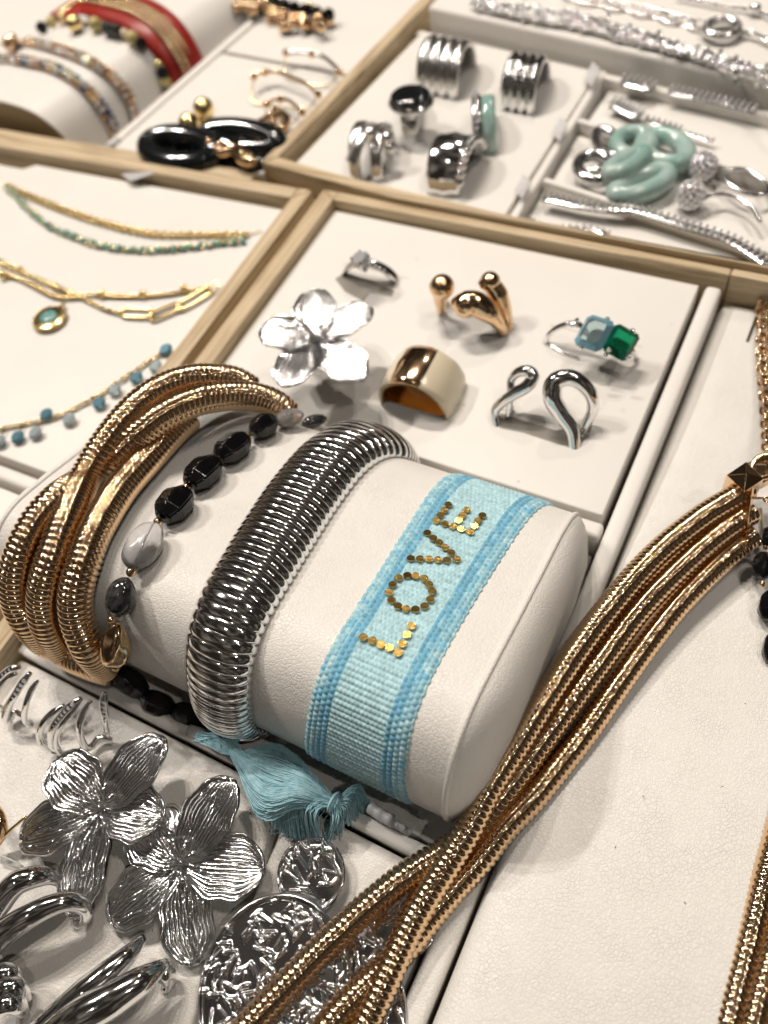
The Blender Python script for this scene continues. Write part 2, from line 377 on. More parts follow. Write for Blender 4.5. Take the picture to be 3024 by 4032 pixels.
bar([(-8.0, 24.42), (4, 21.7)], .22, -2.1, .02, LEATHER_S, t2)
bar([(-8.0, 21.25), (4, 19.0)], .22, -2.1, .02, LEATHER_S, t2)
bar([(-15.9, 28.3), (4, 24.9)], .3, -2.1, .02, LEATHER_S, t2)
pad('chain_pad', 'raised white pad with silver chains at the top right', [(-15.6, 28.75), (6, 24.9), (8, 40), (-14.3, 40)], .75, bevel=.2)
# rear left tray pads
pad('gold_pad', 'blurred white pad under gold balls and black hoops', [(-24.3, 18.95), (-17.55, 19.0), (-16.75, 25.0), (-23.45, 25.4)], 0)
pad('gold_pad', 'blurred white pad under the fine hoop earrings behind', [(-23.4, 25.6), (-16.7, 25.15), (-15.6, 36), (-22.0, 36)], 0)
pad('roll_bed', 'shaded bed under the far left bracelet roll', [(-44, 18.95), (-24.9, 18.95), (-22.5, 40), (-44, 40)], -2.12)

# ================================================================ bracelet cushion (near roll)
SEC = [(9.30, -.55), (9.52, 0.0), (9.38, .75), (8.95, 1.50), (8.2, 1.98), (7.0, 2.28), (5.8, 2.62), (4.6, 3.00), (3.7, 3.20), (3.0, 3.02), (2.48, 2.42), (2.16, 1.60), (2.12, .75), (2.38, .02), (3.1, -.45), (6.0, -.62)]
SECD = spline([A(*p) for p in SEC], .06, closed=True)           # (y, z), from the rear over the top to the front
SECN = len(SECD)
_t = np.roll(SECD, -1, 0)-np.roll(SECD, 1, 0); _t /= np.linalg.norm(_t, axis=1)[:, None]
SECNRM = np.stack([-_t[:, 1], _t[:, 0]], 1)
if (SECNRM*(SECD-SECD.mean(0))).sum() < 0: SECNRM = -SECNRM
def hit(sec, nrmv, u, v, off, axis='x'):
    """the view ray through (u,v) meets the extruded section raised by off -> point, normal"""
    d = ray(u, v); q = sec+nrmv*off
    h = d[1] if axis == 'x' else d[0]-KY*d[1]
    dv = A(h, d[2]); dv /= np.linalg.norm(dv); o = A(0, CAMH)
    rel = q-o; cr = rel[:, 0]*dv[1]-rel[:, 1]*dv[0]; al = rel@dv
    best = None
    for i in range(len(q)):
        j = (i+1) % len(q)
        if cr[i]*cr[j] <= 0 and cr[i] != cr[j]:
            f = cr[i]/(cr[i]-cr[j]); a = al[i]+(al[j]-al[i])*f
            if best is None or a < best[0]: best = (a, q[i]+(q[j]-q[i])*f, nrmv[i])
    if best is None:
        i = int(np.argmin(np.abs(cr))); best = (al[i], q[i], nrmv[i])
    a, p, nn = best; t = best[0]/math.hypot(h, d[2])
    if axis == 'x': return A(d[0]*t, p[0], p[1]), A(0, nn[0], nn[1])
    return A(p[0]+KY*d[1]*t, d[1]*t, p[1]), A(nn[0], 0, nn[1])
KY = .30
def R1(u, v, off=0.): return hit(SECD, SECNRM, u, v, off)

def roll(name, label, sec, nrmv, ax, e0, e1, mat, dome=.62, pipe=.06):
    root = thing(name, label, 'cushion', (((e0+e1)/2, sec[:, 0].mean(), sec[:, 1].min()) if ax == 'x' else (sec[:, 0].mean()+KY*(e0+e1)/2, (e0+e1)/2, sec[:, 1].min())))
    def P3(p, q): return (q, p[0], p[1]) if ax == 'x' else (p[0]+KY*q, q, p[1])
    c = sec.mean(0); S = sec[::2]; n = len(S)
    L = np.linspace(e0, e1, 24); V = [P3(p, l) for l in L for p in S]
    F = [(i*n+j, i*n+(j+1) % n, (i+1)*n+(j+1) % n, (i+1)*n+j) for i in range(len(L)-1) for j in range(n)]
    MB().add(V, F).build('cover', mat, root)
    for e, sg in ((e0, -1), (e1, 1)):
        V = []; F = []; K = [1.0, .985, .95, .88, .75, .5, .2]
        for k in K:
            h = dome*(1-k**4.5)**.7
            for p in S: V.append(P3(c+(p-c)*k, e+sg*h))
        V.append(P3(c, e+sg*dome))
        for i in range(len(K)-1):
            for j in range(n): F.append((i*n+j, i*n+(j+1) % n, (i+1)*n+(j+1) % n, (i+1)*n+j))
        F += [((len(K)-1)*n+j, (len(K)-1)*n+(j+1) % n, len(K)*n) for j in range(n)]
        MB().add(V, F).build('end_cap', mat if (ax == 'x' or sg > 0) else BROWNF, root)
        MB().tube([P3(p-nrm(p-c)*.015, e) for p in S], pipe, 8, closed=True).build('piping', mat, root)
    return root
roll('bracelet_cushion', 'white grained cushion roll wearing four bracelets in the foreground', SECD, SECNRM, 'x', -13.8, -2.62, LEATHER)

# far left roll, its axis runs away from the viewer
xr = -32.3; KY = .30
SEC2 = [(xr-.2, -2.1), (xr+.05, -1.3), (xr-.08, -.6), (xr-.42, .07), (xr-.85, .55), (xr-1.5, .9), (xr-2.6, 1.08), (xr-4.2, 1.1), (xr-5.8, .95), (xr-7.2, .4), (xr-8.0, -.6), (xr-8.0, -1.6), (xr-7.5, -2.1), (xr-4.0, -2.15)]
S2 = spline([A(*p) for p in SEC2], .08, closed=True)
_t = np.roll(S2, -1, 0)-np.roll(S2, 1, 0); _t /= np.linalg.norm(_t, axis=1)[:, None]
N2 = np.stack([-_t[:, 1], _t[:, 0]], 1)
if (N2*(S2-S2.mean(0))).sum() < 0: N2 = -N2
def R2(u, v, off=0.): return hit(S2, N2, u, v, off, 'y')
roll('bracelet_cushion', 'blurred white cushion roll with red and sparkling bracelets, far left', S2, N2, 'y', 19.05, 28.6, LEATHER_S, dome=.1)
if False: MB().poly([tuple(p) for p in [(S2.mean(0)+(q-S2.mean(0))*.9) for q in S2[::6]]], 0, .06).build('end_board', BROWNF, None)

# ================================================================ jewellery on the near cushion
def strand(parent, path, r, pitch, mat, name='coil', depth=.16, n=20, sub=6, r2=None):
    Q, k = ribs(path, r, pitch, depth, sub, n)
    rr = r(np.linspace(0, 1, len(Q))) if callable(r) else r
    return MB().tube(Q, rr*k, n).build(name, mat, parent)

# --- rose gold triple twist bracelet (paths: view point, x of the plane the strand passes through)
def PXL(L): return [(WX(u, v, x) if x < 0 else R1(u, v, x)[0]) for u, v, x in L]
F1 = .7234
def z1(L): return [((x*F1)*.54861, (y*F1+1400)*.54861, xx) for x, y, xx in L]
br = thing('twist_bracelet', 'rose gold bracelet of three twisted snake coils at the left end of the cushion', 'bracelet', (-12.6, 5.5, 2.5))
def zA(L): return [(.9076*x, 647.9+.9076*y, q) for x, y, q in L]
b_ = [(600, 215, -11.2), (560, 193, -11.5), (510, 187, -11.75), (450, 190, -12.0), (380, 215, -12.25), (315, 265, -12.4), (250, 345, -12.5), (200, 430, -12.58), (165, 510, .41), (135, 590, .39), (112, 660, .38), (103, 720, .38), (115, 780, .38), (150, 840, .38), (200, 890, .38), (240, 920, .3)]
c_ = [(690, 275, -10.1), (655, 248, -10.4), (610, 232, -10.7), (550, 228, -11.0), (470, 240, -11.35), (390, 275, -11.7), (325, 325, -12.05), (265, 380, -12.45), (200, 430, -12.95), (140, 472, .42), (90, 525, .40), (55, 590, .38), (38, 655, .38), (42, 715, .38), (65, 765, .38), (110, 815, .38), (160, 860, .3)]
d_ = [(450, 280, .39), (405, 320, .39), (345, 385, .39), (285, 455, .39), (230, 545, .39), (197, 630, .39), (180, 700, .39), (185, 765, .39), (212, 830, .39), (250, 875, .3)]
for L in (b_, c_, d_): strand(br, PXL(zA(L)), .365, .127, ROSE, 'coil', .125, 30, 8)

# --- bead bracelet
def fac_bead(L, Wd, mb=None, twist=.3):
    """faceted barrel along z"""
    m = mb or MB(); prof = [(-.5, .50), (-.24, .96), (.20, 1.0), (.5, .52)]
    n = 6; V = []
    for i, (z, r) in enumerate(prof):
        for j in range(n):
            a = 2*math.pi*(j+.0*i)/n; V.append((math.cos(a)*r*Wd/2, math.sin(a)*r*Wd/2, z*L))
    F = [(i*n+j, i*n+(j+1) % n, (i+1)*n+(j+1) % n, (i+1)*n+j) for i in range(len(prof)-1) for j in range(n)]
    F += [tuple(range(n))[::-1], tuple(range((len(prof)-1)*n, len(prof)*n))]
    return m.add(V, F)
bb = thing('bead_bracelet', 'stretch bracelet of black faceted stones, clear quartz and gold spacers on the cushion', 'bracelet', (-10.2, 5.2, 2.6))
def on1(u, v, off): return R1(u, v, off)
beads = [('black', 569, 919, 62, 52), ('black', 502, 966, 84, 62), ('black', 438, 1020, 86, 66), ('black', 377, 1089, 84, 70), ('clear', 309, 1179, 108, 76), ('grey', 260, 1291, 82, 64), ('gold', 247, 1397, 80, 64)]
fb = fac_bead(1, 1); me_black = mesh('black_stone', np.vstack(fb.V), fb.F, BLACKB, False)
bmx = bmesh.new(); bmx.from_mesh(me_black); bmesh.ops.bevel(bmx, geom=list(bmx.edges), offset=.045, segments=3, affect='EDGES'); bmx.to_mesh(me_black); bmx.free(); me_black.shade_smooth(); me_black.set_sharp_from_angle(angle=math.radians(34))
def sph_mesh(name, mat, n=20, m=12, lump=0):
    b = MB().ball((0, 0, 0), .5, n, m); V = np.vstack(b.V)
    if lump: V = V*(1+lump*np.sin(V[:, 0]*7+V[:, 2]*5)[:, None]*np.cos(V[:, 1]*6)[:, None])
    return mesh(name, V, b.F, mat)
me_clear = sph_mesh('quartz', CLEAR, 24, 14, .05); me_grey = sph_mesh('grey_stone', GREYB, 24, 14, .04); me_gold = sph_mesh('gold_nugget', ROSE, 24, 14, .14)
me_gb = sph_mesh('gold_ball', ROSE)
cen = [on1(b[1], b[2], .32)[0] for b in beads]
for i, (k, u, v, l, w) in enumerate(beads):
    if k == 'black': l, w = l*.90, w*1.12
    c, nn = on1(u, v, .32); d = nrm((cen[max(0, i-1)]-cen[min(len(cen)-1, i+1)])); dep = np.linalg.norm(c-A(0, 0, CAMH))/FP
    x, y, z = frame(d, nn); me = dict(black=me_black, clear=me_clear, grey=me_grey, gold=me_gold)[k]
    # lengths seen foreshortened are read off the view
    fs = math.sqrt(max(.25, 1-(nrm(c-A(0, 0, CAMH))@z)**2))
    L, Wd = l*dep/fs, w*dep
    place('bead', me, bb, basis(c, x, y, z, (Wd*.85, Wd, L)))['label'] = dict(black='faceted black bead', clear='large clear quartz bead', grey='mottled dark grey bead', gold='lumpy mirror gold bead')[k]
for u, v, r in ((537, 942, .085), (472, 993, .09), (403, 1053, .10), (341, 1128, .10), (283, 1236, .105), (241, 1339, .085), (251, 1441, .10), (597, 890, .08)):
    c, nn = on1(u, v, .30); place('spacer', me_gb, bb, Matrix.Translation(Vector(c))@Matrix.Scale(2*r, 4))
# under side and far side
for u, v, off, me, s in ((625, 902, .30, me_clear, (.42, .5, .75)), (680, 905, .2, me_grey, (.35, .4, .7))):
    c, nn = on1(u, v, off); x, y, z = frame((.6, 1, -.4), nn); place('bead', me, bb, basis(c, x, y, z, s))['label'] = 'grey glassy bead at the far side'
for p, d, L in (((-10.55, 1.85, .35), (.9, -.15, -.6), .95), ((-9.85, 1.72, -.05), (1, .05, -.25), .8), ((-9.1, 1.8, -.2), (1, .12, -.05), .8), ((-8.4, 1.9, -.25), (1, .1, 0), .8)):
    x, y, z = frame(d, (0, -1, .3)); place('bead', me_black, bb, basis(p, x, y, z, (.6, .62, L)))['label'] = 'faceted black bead under the cushion'
MB().tube(spline([R1(u, v, .3)[0] for u, v in ((597, 890), (537, 942), (472, 993), (403, 1053), (341, 1128), (309, 1179), (283, 1236), (260, 1291), (241, 1339), (251, 1441))], .1), .012, 6).build('elastic', CREAM, bb)

# --- silver ribbed bangle: each rib a part
bg_ = thing('ribbed_bangle', 'wide domed silver bangle with ribbed surface in the middle of the cushion', 'bangle', (-7.6, 5, 2.6))
# arc-length along the section, from the rear bottom over the top to the front bottom
top0 = int(np.argmin(np.abs(SECD[:, 0]-9.45)+np.abs(SECD[:, 1]+.05)))
seq = [(top0+i) % SECN for i in range(SECN)]
if SECD[seq[30], 1] < SECD[seq[0], 1]: seq = [(top0-i) % SECN for i in range(SECN)]
SO = SECD[seq]; SNO = SECNRM[seq]; SL = np.r_[0, np.cumsum(np.linalg.norm(np.diff(SO, axis=0), axis=1))]
SNO = np.stack([np.convolve(np.r_[[SNO[0, k]]*6, SNO[:, k], [SNO[-1, k]]*6], np.ones(13)/13, 'valid') for k in (0, 1)], 1)
def sat(s, off=0.):
    y, z = np.interp(s, SL, SO[:, 0]), np.interp(s, SL, SO[:, 1]); n = nrm(A(np.interp(s, SL, SNO[:, 0]), np.interp(s, SL, SNO[:, 1])))
    return A(y, z)+n*off, n
def s_of(y, z): return SL[int(np.argmin((SO[:, 0]-y)**2+(SO[:, 1]-z)**2))]
sA, sB = .1, s_of(2.25, .02)+.25
PIT = .198; nr = int((sB-sA)/PIT)
BL = [(690, 938), (635, 979), (590, 1029), (549, 1084), (513, 1142), (476, 1211), (445, 1274), (413, 1356), (395, 1419), (390, 1474), (399, 1528), (436, 1583)]
BR = [(900, 985), (864, 975), (821, 990), (771, 1038), (726, 1093), (681, 1156), (640, 1229), (604, 1283), (581, 1338), (558, 1410), (545, 1456), (535, 1510), (531, 1556), (554, 1592)]
def _sx(L, off):
    o = []
    for u, v in L:
        p, n = R1(u, v, off); i = int(np.argmin((SO[:, 0]-p[1])**2+(SO[:, 1]-p[2])**2)); o.append((SL[i], p[0]))
    return np.array(sorted(o))
_l, _r = _sx(BL, .26), _sx(BR, .10); _pl, _pr = np.polyfit(_l[:, 0], _l[:, 1], 3), np.polyfit(_r[:, 0], _r[:, 1], 4)
def _lr(s):
    sl, sr = min(max(s, _l[0, 0]), _l[-1, 0]), min(max(s, _r[0, 0]), _r[-1, 0]); return np.polyval(_pl, sl), np.polyval(_pr, sr)
print('bangle', [tuple(np.round(_lr(s), 2)) for s in np.linspace(sA, sB, 9)])
def bgw(s): a_, b_ = _lr(s); return max(.35, min(1.05, (b_-a_)/1.85))
def bgc(s): a_, b_ = _lr(s); return b_-.97*bgw(s)
rib_me = None
K = 26; a = np.linspace(-.53*math.pi, .53*math.pi, K)
def rib(i):
    V = []; F = []; m = 7
    for q in range(m):
        t = q/(m-1); s = sA+(i+t)*PIT; prof = (1-abs(2*t-1)**4.5)
        for j in range(K):
            w = bgw(sA+(i+.5)*PIT); h = .56*w**.9; off = .05
            rr = 1-.07*(1-prof)
            y2, n2 = sat(s, off+max(-.02, h*math.cos(a[j])*rr)); V.append((bgc(s)+w*math.sin(a[j])*rr, y2[0], y2[1]))
    for q in range(m-1):
        for j in range(K-1): F.append((q*K+j, q*K+j+1, (q+1)*K+j+1, (q+1)*K+j))
    return MB().add(V, F)
for i in range(nr): rib(i).build('rib', SILVER, bg_)

# --- woven strap
ls = thing('woven_bracelet', 'aqua woven ribbon bracelet with LOVE in gold sequins and a thread tassel', 'bracelet', (-4.8, 5, 2.9))
LE = [(945, 1040), (904, 1090), (864, 1156), (825, 1215), (790, 1274), (758, 1325), (726, 1374), (700, 1420), (681, 1465), (664, 1519), (657, 1570), (657, 1599)]
RE = [(1190, 1080), (1158, 1113), (1103, 1181), (1049, 1254), (1018, 1300), (990, 1345), (965, 1395), (943, 1444), (922, 1500), (902, 1553), (886, 1600), (876, 1653), (870, 1700)]
def su(L):
    o = []
    for u, v in L:
        p, n = R1(u, v, .06); i = int(np.argmin((SO[:, 0]-p[1])**2+(SO[:, 1]-p[2])**2)); o.append((SL[i], p[0]))
    return np.array(sorted(o))
el, er = su(LE), su(RE)
def fit(e, deg=3): return np.polyfit(e[:, 0], e[:, 1], deg)
fl, fr = fit(el), fit(er)
print('strap', el[:, 1].round(2), er[:, 1].round(2))
s0, s1 = .35, s_of(2.3, .1)+.55
def strap():
    NR = int((s1-s0)/.019); NC = 110; ss = np.linspace(s0, s1, NR); tt = np.linspace(0, 1, NC)
    V = np.zeros((NR, NC, 3)); C = np.zeros((NR, NC, 4)); C[..., 3] = 1
    light = np.array([.42, .66, .72]); blue = np.array([.16, .42, .58]); mid = np.array([.28, .54, .65])
    jx = rng.rand(200, 60)
    for i, s in enumerate(ss):
        (y, z), n = sat(s, 0); y0, z0 = y, z
        xl, xr_ = np.polyval(fl, s), np.polyval(fr, s)
        for j, t in enumerate(tt):
            c = t*23.0; row = s/.108
            e = min(t, 1-t)*2.3     # cm from the selvedge
            if e < .52:       # pebbly double weave at the edges
                rr = s/.125; cc = t*2.3/.125; k = int(cc); rr += .5*(k % 2)
                hb = abs(math.sin(math.pi*(rr % 1)))**.6*abs(math.sin(math.pi*(cc % 1)))**.6; h = .048*hb**.8
                rnd = jx[int(rr) % 200, k % 60]
                stripe = .27 < e
                col = blue*(.9+.25*rnd) if stripe else (mid if rnd < .62 else (light if rnd < .88 else blue*1.2))
                if stripe and rnd > .86: col = mid
            else:
                k = int(row); cc = c+.5*(k % 2)
                h = .050*abs(math.sin(math.pi*(row % 1)))**.7*(.45+.45*abs(math.sin(math.pi*(cc % 1))))
                rnd = jx[k % 200, int(cc) % 60]; col = light*(.88+.22*rnd)
                if k % 2 == 0: h *= .8
            col = col*(.84+.30*jx[(i//3) % 200, (j//2) % 60])
            of = .035+h-.05*(abs(2*t-1)**14)
            V[i, j] = (xl+(xr_-xl)*t+.012*math.sin(row*math.pi)*(abs(2*t-1) > .97), y0+n[0]*of, z0+n[1]*of); C[i, j, :3] = col
    idx = lambda i, j: i*NC+j
    F = [(idx(i, j), idx(i, j+1), idx(i+1, j+1), idx(i+1, j)) for i in range(NR-1) for j in range(NC-1)]
    o = MB().add(V.reshape(-1, 3), F).build('strap', STRAP, ls)
    ca = o.data.color_attributes.new('thread_colour', 'FLOAT_COLOR', 'POINT'); ca.data.foreach_set('color', C.reshape(-1))
    m = o.modifiers.new('t', 'SOLIDIFY'); m.thickness = .08; m.offset = 1
STRAP = M_('woven_thread', (.3, .6, .62), .62, sheen=.25); _t2 = STRAP.node_tree; _a = _t2.nodes.new('ShaderNodeAttribute'); _a.attribute_name = 'thread_colour'
_t2.links.new(_a.outputs['Color'], _t2.nodes['Principled BSDF'].inputs['Base Color'])
strap()
# sequins
SQ = dict(L=[(318, 982), (368, 1000), (414, 1022), (460, 1040), (509, 1066), (530, 1018), (556, 968), (581, 920)],
          O=[(459, 737), (478, 695), (510, 658), (558, 645), (603, 648), (650, 662), (676, 695), (694, 732), (683, 776), (652, 812), (602, 830), (551, 827), (507, 812), (472, 781)],
          V=[(577, 553), (627, 555), (675, 557), (725, 560), (774, 562), (826, 557), (797, 522), (764, 494), (732, 467), (699, 443), (667, 414)],
          E=[(716, 348), (762, 364), (806, 379), (852, 393), (900, 409), (923, 377), (944, 347), (967, 319), (738, 317), (760, 290), (781, 260), (836, 347), (858, 317), (880, 289)])
sqm = MB().poly([(math.cos(t)*.084, math.sin(t)*.084) for t in np.linspace(0, 2*math.pi, 18, endpoint=False)], 0, .022); sqme = mesh('sequin', np.vstack(sqm.V), sqm.F, SEQ, False)
for ch, L in SQ.items():
    for x, y in L:
        u, v = (1200+x*F1)*.54861, (1800+y*F1)*.54861; p, n = R1(u, v, .105)
        n = nrm(n+rng.normal(0, .025, 3)); fx, fy, fz = frame(n, (1, 0, 0)); place('sequin', sqme, ls, basis(p, fx, fy, fz))
# tassel: bundles of cotton looping out of a knot below the cushion
KN = W(722, 1737, .35)
def bundle(ends, n, bulge, r=.016, spread=.22, mb=None, start=None, z0=.0):
    mb = mb or MB(); E = spline(ends, .02)
    for i in range(n):
        e = E[int(rng.rand()*(len(E)-1))]+rng.normal(0, .05, 3); k = (start if start is not None else KN)+rng.normal(0, .04, 3)
        m1 = k+(e-k)*.35+A(0, 0, bulge)*(.6+.8*rng.rand())+rng.normal(0, .05, 3); m2 = k+(e-k)*.75+A(0, 0, bulge*.7)+rng.normal(0, .06, 3)
        mb.tube(spline([k, m1, m2, e], .14), r*(.7+.6*rng.rand()), 5, caps=False)
    return mb
# swept back fan going up left along the cushion foot, then the wide fan below
fan = MB()
for i in range(340):
    t = i/339+rng.normal(0, .01)
    P0 = np.array([W(430, 1592, .35), W(470, 1560, .4), W(520, 1578, .7)][i % 3])+rng.normal(0, .05, 3)
    q = W(500+60*t*0+rng.normal(0, 6), 1600+t*30, .55)
    mid = W(560+30*t+rng.normal(0, 5), 1610+150*(1-t)+rng.normal(0, 5), .45+.55*math.sin(math.pi*min(1, t+.15)))
    mid2 = W(640+15*t, 1650+95*(1-t)+rng.normal(0, 3), .6+.45*math.sin(math.pi*min(1, t+.1)))
    fan.tube(spline([P0, q, mid, mid2, KN+rng.normal(0, .035, 3)], .16), .0135*(.7+.6*rng.rand()), 5, caps=False)
for i in range(260):
    t = i/259
    e = W(590+100*t+rng.normal(0, 4), 1775+48*t**.6+rng.normal(0, 5), -.1+.1*rng.rand())
    mid = W(606+75*t+rng.normal(0, 4), 1712+38*t+rng.normal(0, 4), .35+.5*rng.rand())
    fan.tube(spline([KN+rng.normal(0, .035, 3), mid, e], .16), .0135*(.7+.6*rng.rand()), 5, caps=False)
for i in range(180):
    t = i/179
    e = W(800-95*t+rng.normal(0, 5), 1735+80*t+rng.normal(0, 5), -.15+.1*rng.rand())
    mid = W(770-50*t+rng.normal(0, 4), 1700+75*t+rng.normal(0, 4), .2+.3*rng.rand())
    fan.tube(spline([KN+rng.normal(0, .03, 3), mid, e], .16), .0135*(.7+.6*rng.rand()), 5, caps=False)
for i in range(5):
    o = rng.normal(0, 8, 2); fan.tube(spline([W(560, 1640, .8), W(540+o[0], 1690+o[1], .4), W(555+o[1], 1740, .3), W(600, 1770+o[0], .2)], .12), .013, 5, caps=False)
for i in range(16):
    a_ = rng.rand(); e = W(575+160*a_+rng.normal(0, 14), 1770+70*a_+rng.normal(0, 14), -.18+.1*rng.rand()); m_ = W(600+100*a_+rng.normal(0, 16), 1735+40*a_+rng.normal(0, 16), .2+.4*rng.rand())
    fan.tube(spline([KN+rng.normal(0, .04, 3), m_, e, e+A(rng.normal(0, .12), -.12*rng.rand(), 0)], .12), .008, 5, caps=False)
fan.build('tassel', THREAD, ls, kind='stuff')
kb = MB()
for i in range(9): kb.tube(ellipse_pts(KN+A(.02, .0, .02+.02*i)+rng.normal(0, .015, 3), (0, 1, .2), (0, -.2, 1), .2, .2, 16, closed=True), .022, 5, closed=True)
kb.build('binding', THREAD, ls, kind='stuff')

# ================================================================ rings on the middle pad
def vec(a): return A(math.cos(a), math.sin(a), 0)
def band_ring(root, c, R, w, t, mat, ang=0., name='band', tilt=0., dome=.0, a0=0, a1=2*math.pi, n=64, wf=None):
    """short tube ring, axis horizontal along Y turned by ang; c = centre"""
    ax = A(-math.sin(ang), math.cos(ang), 0); e1 = A(math.cos(ang), math.sin(ang), 0); e2 = A(0, 0, 1)
    closed = abs(a1-a0-2*math.pi) < 1e-6; th = np.linspace(a0, a1, n, endpoint=not closed)
    prof = [(-.5, 0), (-.5, .6), (-.38, .92), (-.2, 1), (0, 1.0+dome), (.2, 1), (.38, .92), (.5, .6), (.5, 0), (.2, 0), (-.2, 0)]
    V = []
    for q in th:
        d = e1*math.cos(q)+e2*math.sin(q); ww = w*(wf(q) if wf else 1)
        for x, y in prof: V.append(np.asarray(c)+d*(R+y*t)+ax*x*ww)
    m = len(prof); F = []
    for i in range(n if closed else n-1):
        for j in range(m): F.append((i*m+j, i*m+(j+1) % m, ((i+1) % n)*m+(j+1) % m, ((i+1) % n)*m+j))
    if not closed: F.append(tuple(range(m))[::-1]); F.append(tuple((n-1)*m+j for j in range(m)))
    o = MB().add(V, F).build(name, mat, root)
    return o
# cream and gold band
rg = thing('band_ring', 'wide band ring with gold window between cream enamel sides', 'ring', (-7.93, 12.05, 0), 'rings on the middle pad')
ca = (-7.93, 12.02, .12); dg = math.radians
band_ring(rg, ca, .93, 1.32, .13, CREAM, .04, 'enamel', dome=.25, a0=dg(-40), a1=dg(73))
band_ring(rg, ca, .93, 1.33, .145, ROSE, .04, 'gold_plate', dome=.25, a0=dg(73), a1=dg(122))
band_ring(rg, ca, .93, 1.32, .13, CREAM, .04, 'enamel', dome=.25, a0=dg(122), a1=dg(220))
band_ring(rg, ca, .90, 1.35, .03, LINING, .04, 'lining')
V_ = [(-7.93+.86*math.cos(q), 12.02+y, .07-.05*abs(math.sin(q))) for y in (-.6, .6) for q in np.linspace(math.pi, 2*math.pi, 16)]
MB().add(V_, [(i, i+1, 17+i, 16+i) for i in range(15)]).build('lining', LINING, rg)

# solitaire
so = thing('solitaire_ring', 'thin silver ring with raised white solitaire stone', 'ring', (-11.4, 15.5, 0), 'rings on the middle pad')
band_ring(so, (-11.42, 15.60, -.42), .98, .26, .08, SILVER, .12)
MB().tube([A(-12.2, 15.45, .2), A(-11.75, 15.42, .55), A(-11.3, 15.42, .66), A(-10.85, 15.5, .5), A(-10.55, 15.55, .15)], .06, 8).build('shoulder', SILVER, so)
def gem(c, r, h, mat, root, name='stone', zd=(0, 0, 1), xd=(1, 0, 0), n=10, sq=None, edge=None):
    x, y, z = frame(zd, xd); V = []; F = []
    lv = [(.0, -h*.65), (.97, 0), (1, .05*h), (.6, .38*h)]
    def outl(k):
        if sq: # cut-corner rectangle
            a, b, cc = sq[0]*k, sq[1]*k, sq[2]*k; return [(a-cc, b), (a, b-cc), (a, -b+cc), (a-cc, -b), (-a+cc, -b), (-a, -b+cc), (-a, b-cc), (-a+cc, b)]
        return [(r*k*math.cos(2*math.pi*j/n), r*k*math.sin(2*math.pi*j/n)) for j in range(n)]
    rings = []
    for k, zz_ in [(.35, -h*.6), (.97, 0), (1., .05*h), (.66, .38*h)]:
        rings.append(len(V)); V += [np.asarray(c)+x*p+y*q+z*zz_ for p, q in outl(k)]
    m = len(outl(1))
    for i in range(3): F += [(rings[i]+j, rings[i]+(j+1) % m, rings[i+1]+(j+1) % m, rings[i+1]+j) for j in range(m)]
    F += [tuple(range(m))[::-1], tuple(range(rings[3], rings[3]+m))]
    o = MB().add(V, F).build(name, mat, root, smooth=False)
    if edge:
        o.data.materials.append(edge)
        for p in o.data.polygons:
            if m <= p.index < 3*m: p.material_index = 1
    return o
sc_ = W(779, 562, 1.08); gem(sc_, .30, .42, CRYSTM, so, zd=(-.1, -.3, 1))
for j in range(4):
    q = 2*math.pi*j/4+.5; MB().tube([A(sc_[0], sc_[1]+.1, .55), sc_+A(.27*math.cos(q), .27*math.sin(q), -.1), sc_+A(.25*math.cos(q), .25*math.sin(q), .14)], .035, 6).build('prong', SILVER, so)
for j in range(8): gem((-11.75+.14*j, 15.36+.015*j, .72-.022*abs(j-3.5)**1.6), .05, .06, CRYSTM, so, 'small_stone', n=6)

# petals
def petal(root, base, tip, wid, mat, up=(0, 0, 1), cup=.12, bow=.12, ridge=.016, nr=8, th=.05, p=1.25, q=.62, seedv=0, name='petal', nu=44, nv=56, fold=0.):
    base, tip = np.asarray(base, float), np.asarray(tip, float); d = tip-base; L = np.linalg.norm(d); d /= L
    up = np.asarray(up, float); s = nrm(np.cross(d, up)); n = nrm(np.cross(s, d)); r = np.random.RandomState(seedv)
    ph = r.rand()*6; V = []
    off = np.cumsum(r.normal(0, .25, nv+1))
    for i in range(nu):
        a = 1-(1-i/(nu-1))**1.7; a_ = min(1., max(0., a))**1.3; w = wid*max(.10*(1-a), max(0., 1-abs(2*a_-1)**2.1)**.5)
        if i == nu-1: w = wid*.02
        for j in range(nv):
            t = 2*j/(nv-1)-1
            k = math.sin(t*math.pi*nr*.5+ph+off[j]*1.2+.8*math.sin(a*5+j*.05))
            k2 = math.sin(t*math.pi*nr*1.13+ph*2+a*4)
            h = bow*math.sin(math.pi*a)+cup*t*t*w/max(.01, wid)*1.0+fold*abs(t)+ridge*(k+.6*k2)*min(1, a*4)*(1-abs(t)**8)*(1 if a < .97 else .3)
            h += .03*(abs(t) > .93)*min(1, a*5)
            bend = t*w*(1+.05*math.sin(a*17+ph))
            V.append(base+d*(a*L)+s*bend+n*h)
    F = [(i*nv+j, i*nv+j+1, (i+1)*nv+j+1, (i+1)*nv+j) for i in range(nu-1) for j in range(nv-1)]
    o = MB().add(V, F).build(name, mat, root); m = o.modifiers.new('t', 'SOLIDIFY'); m.thickness = th; m.offset = 1
    return o
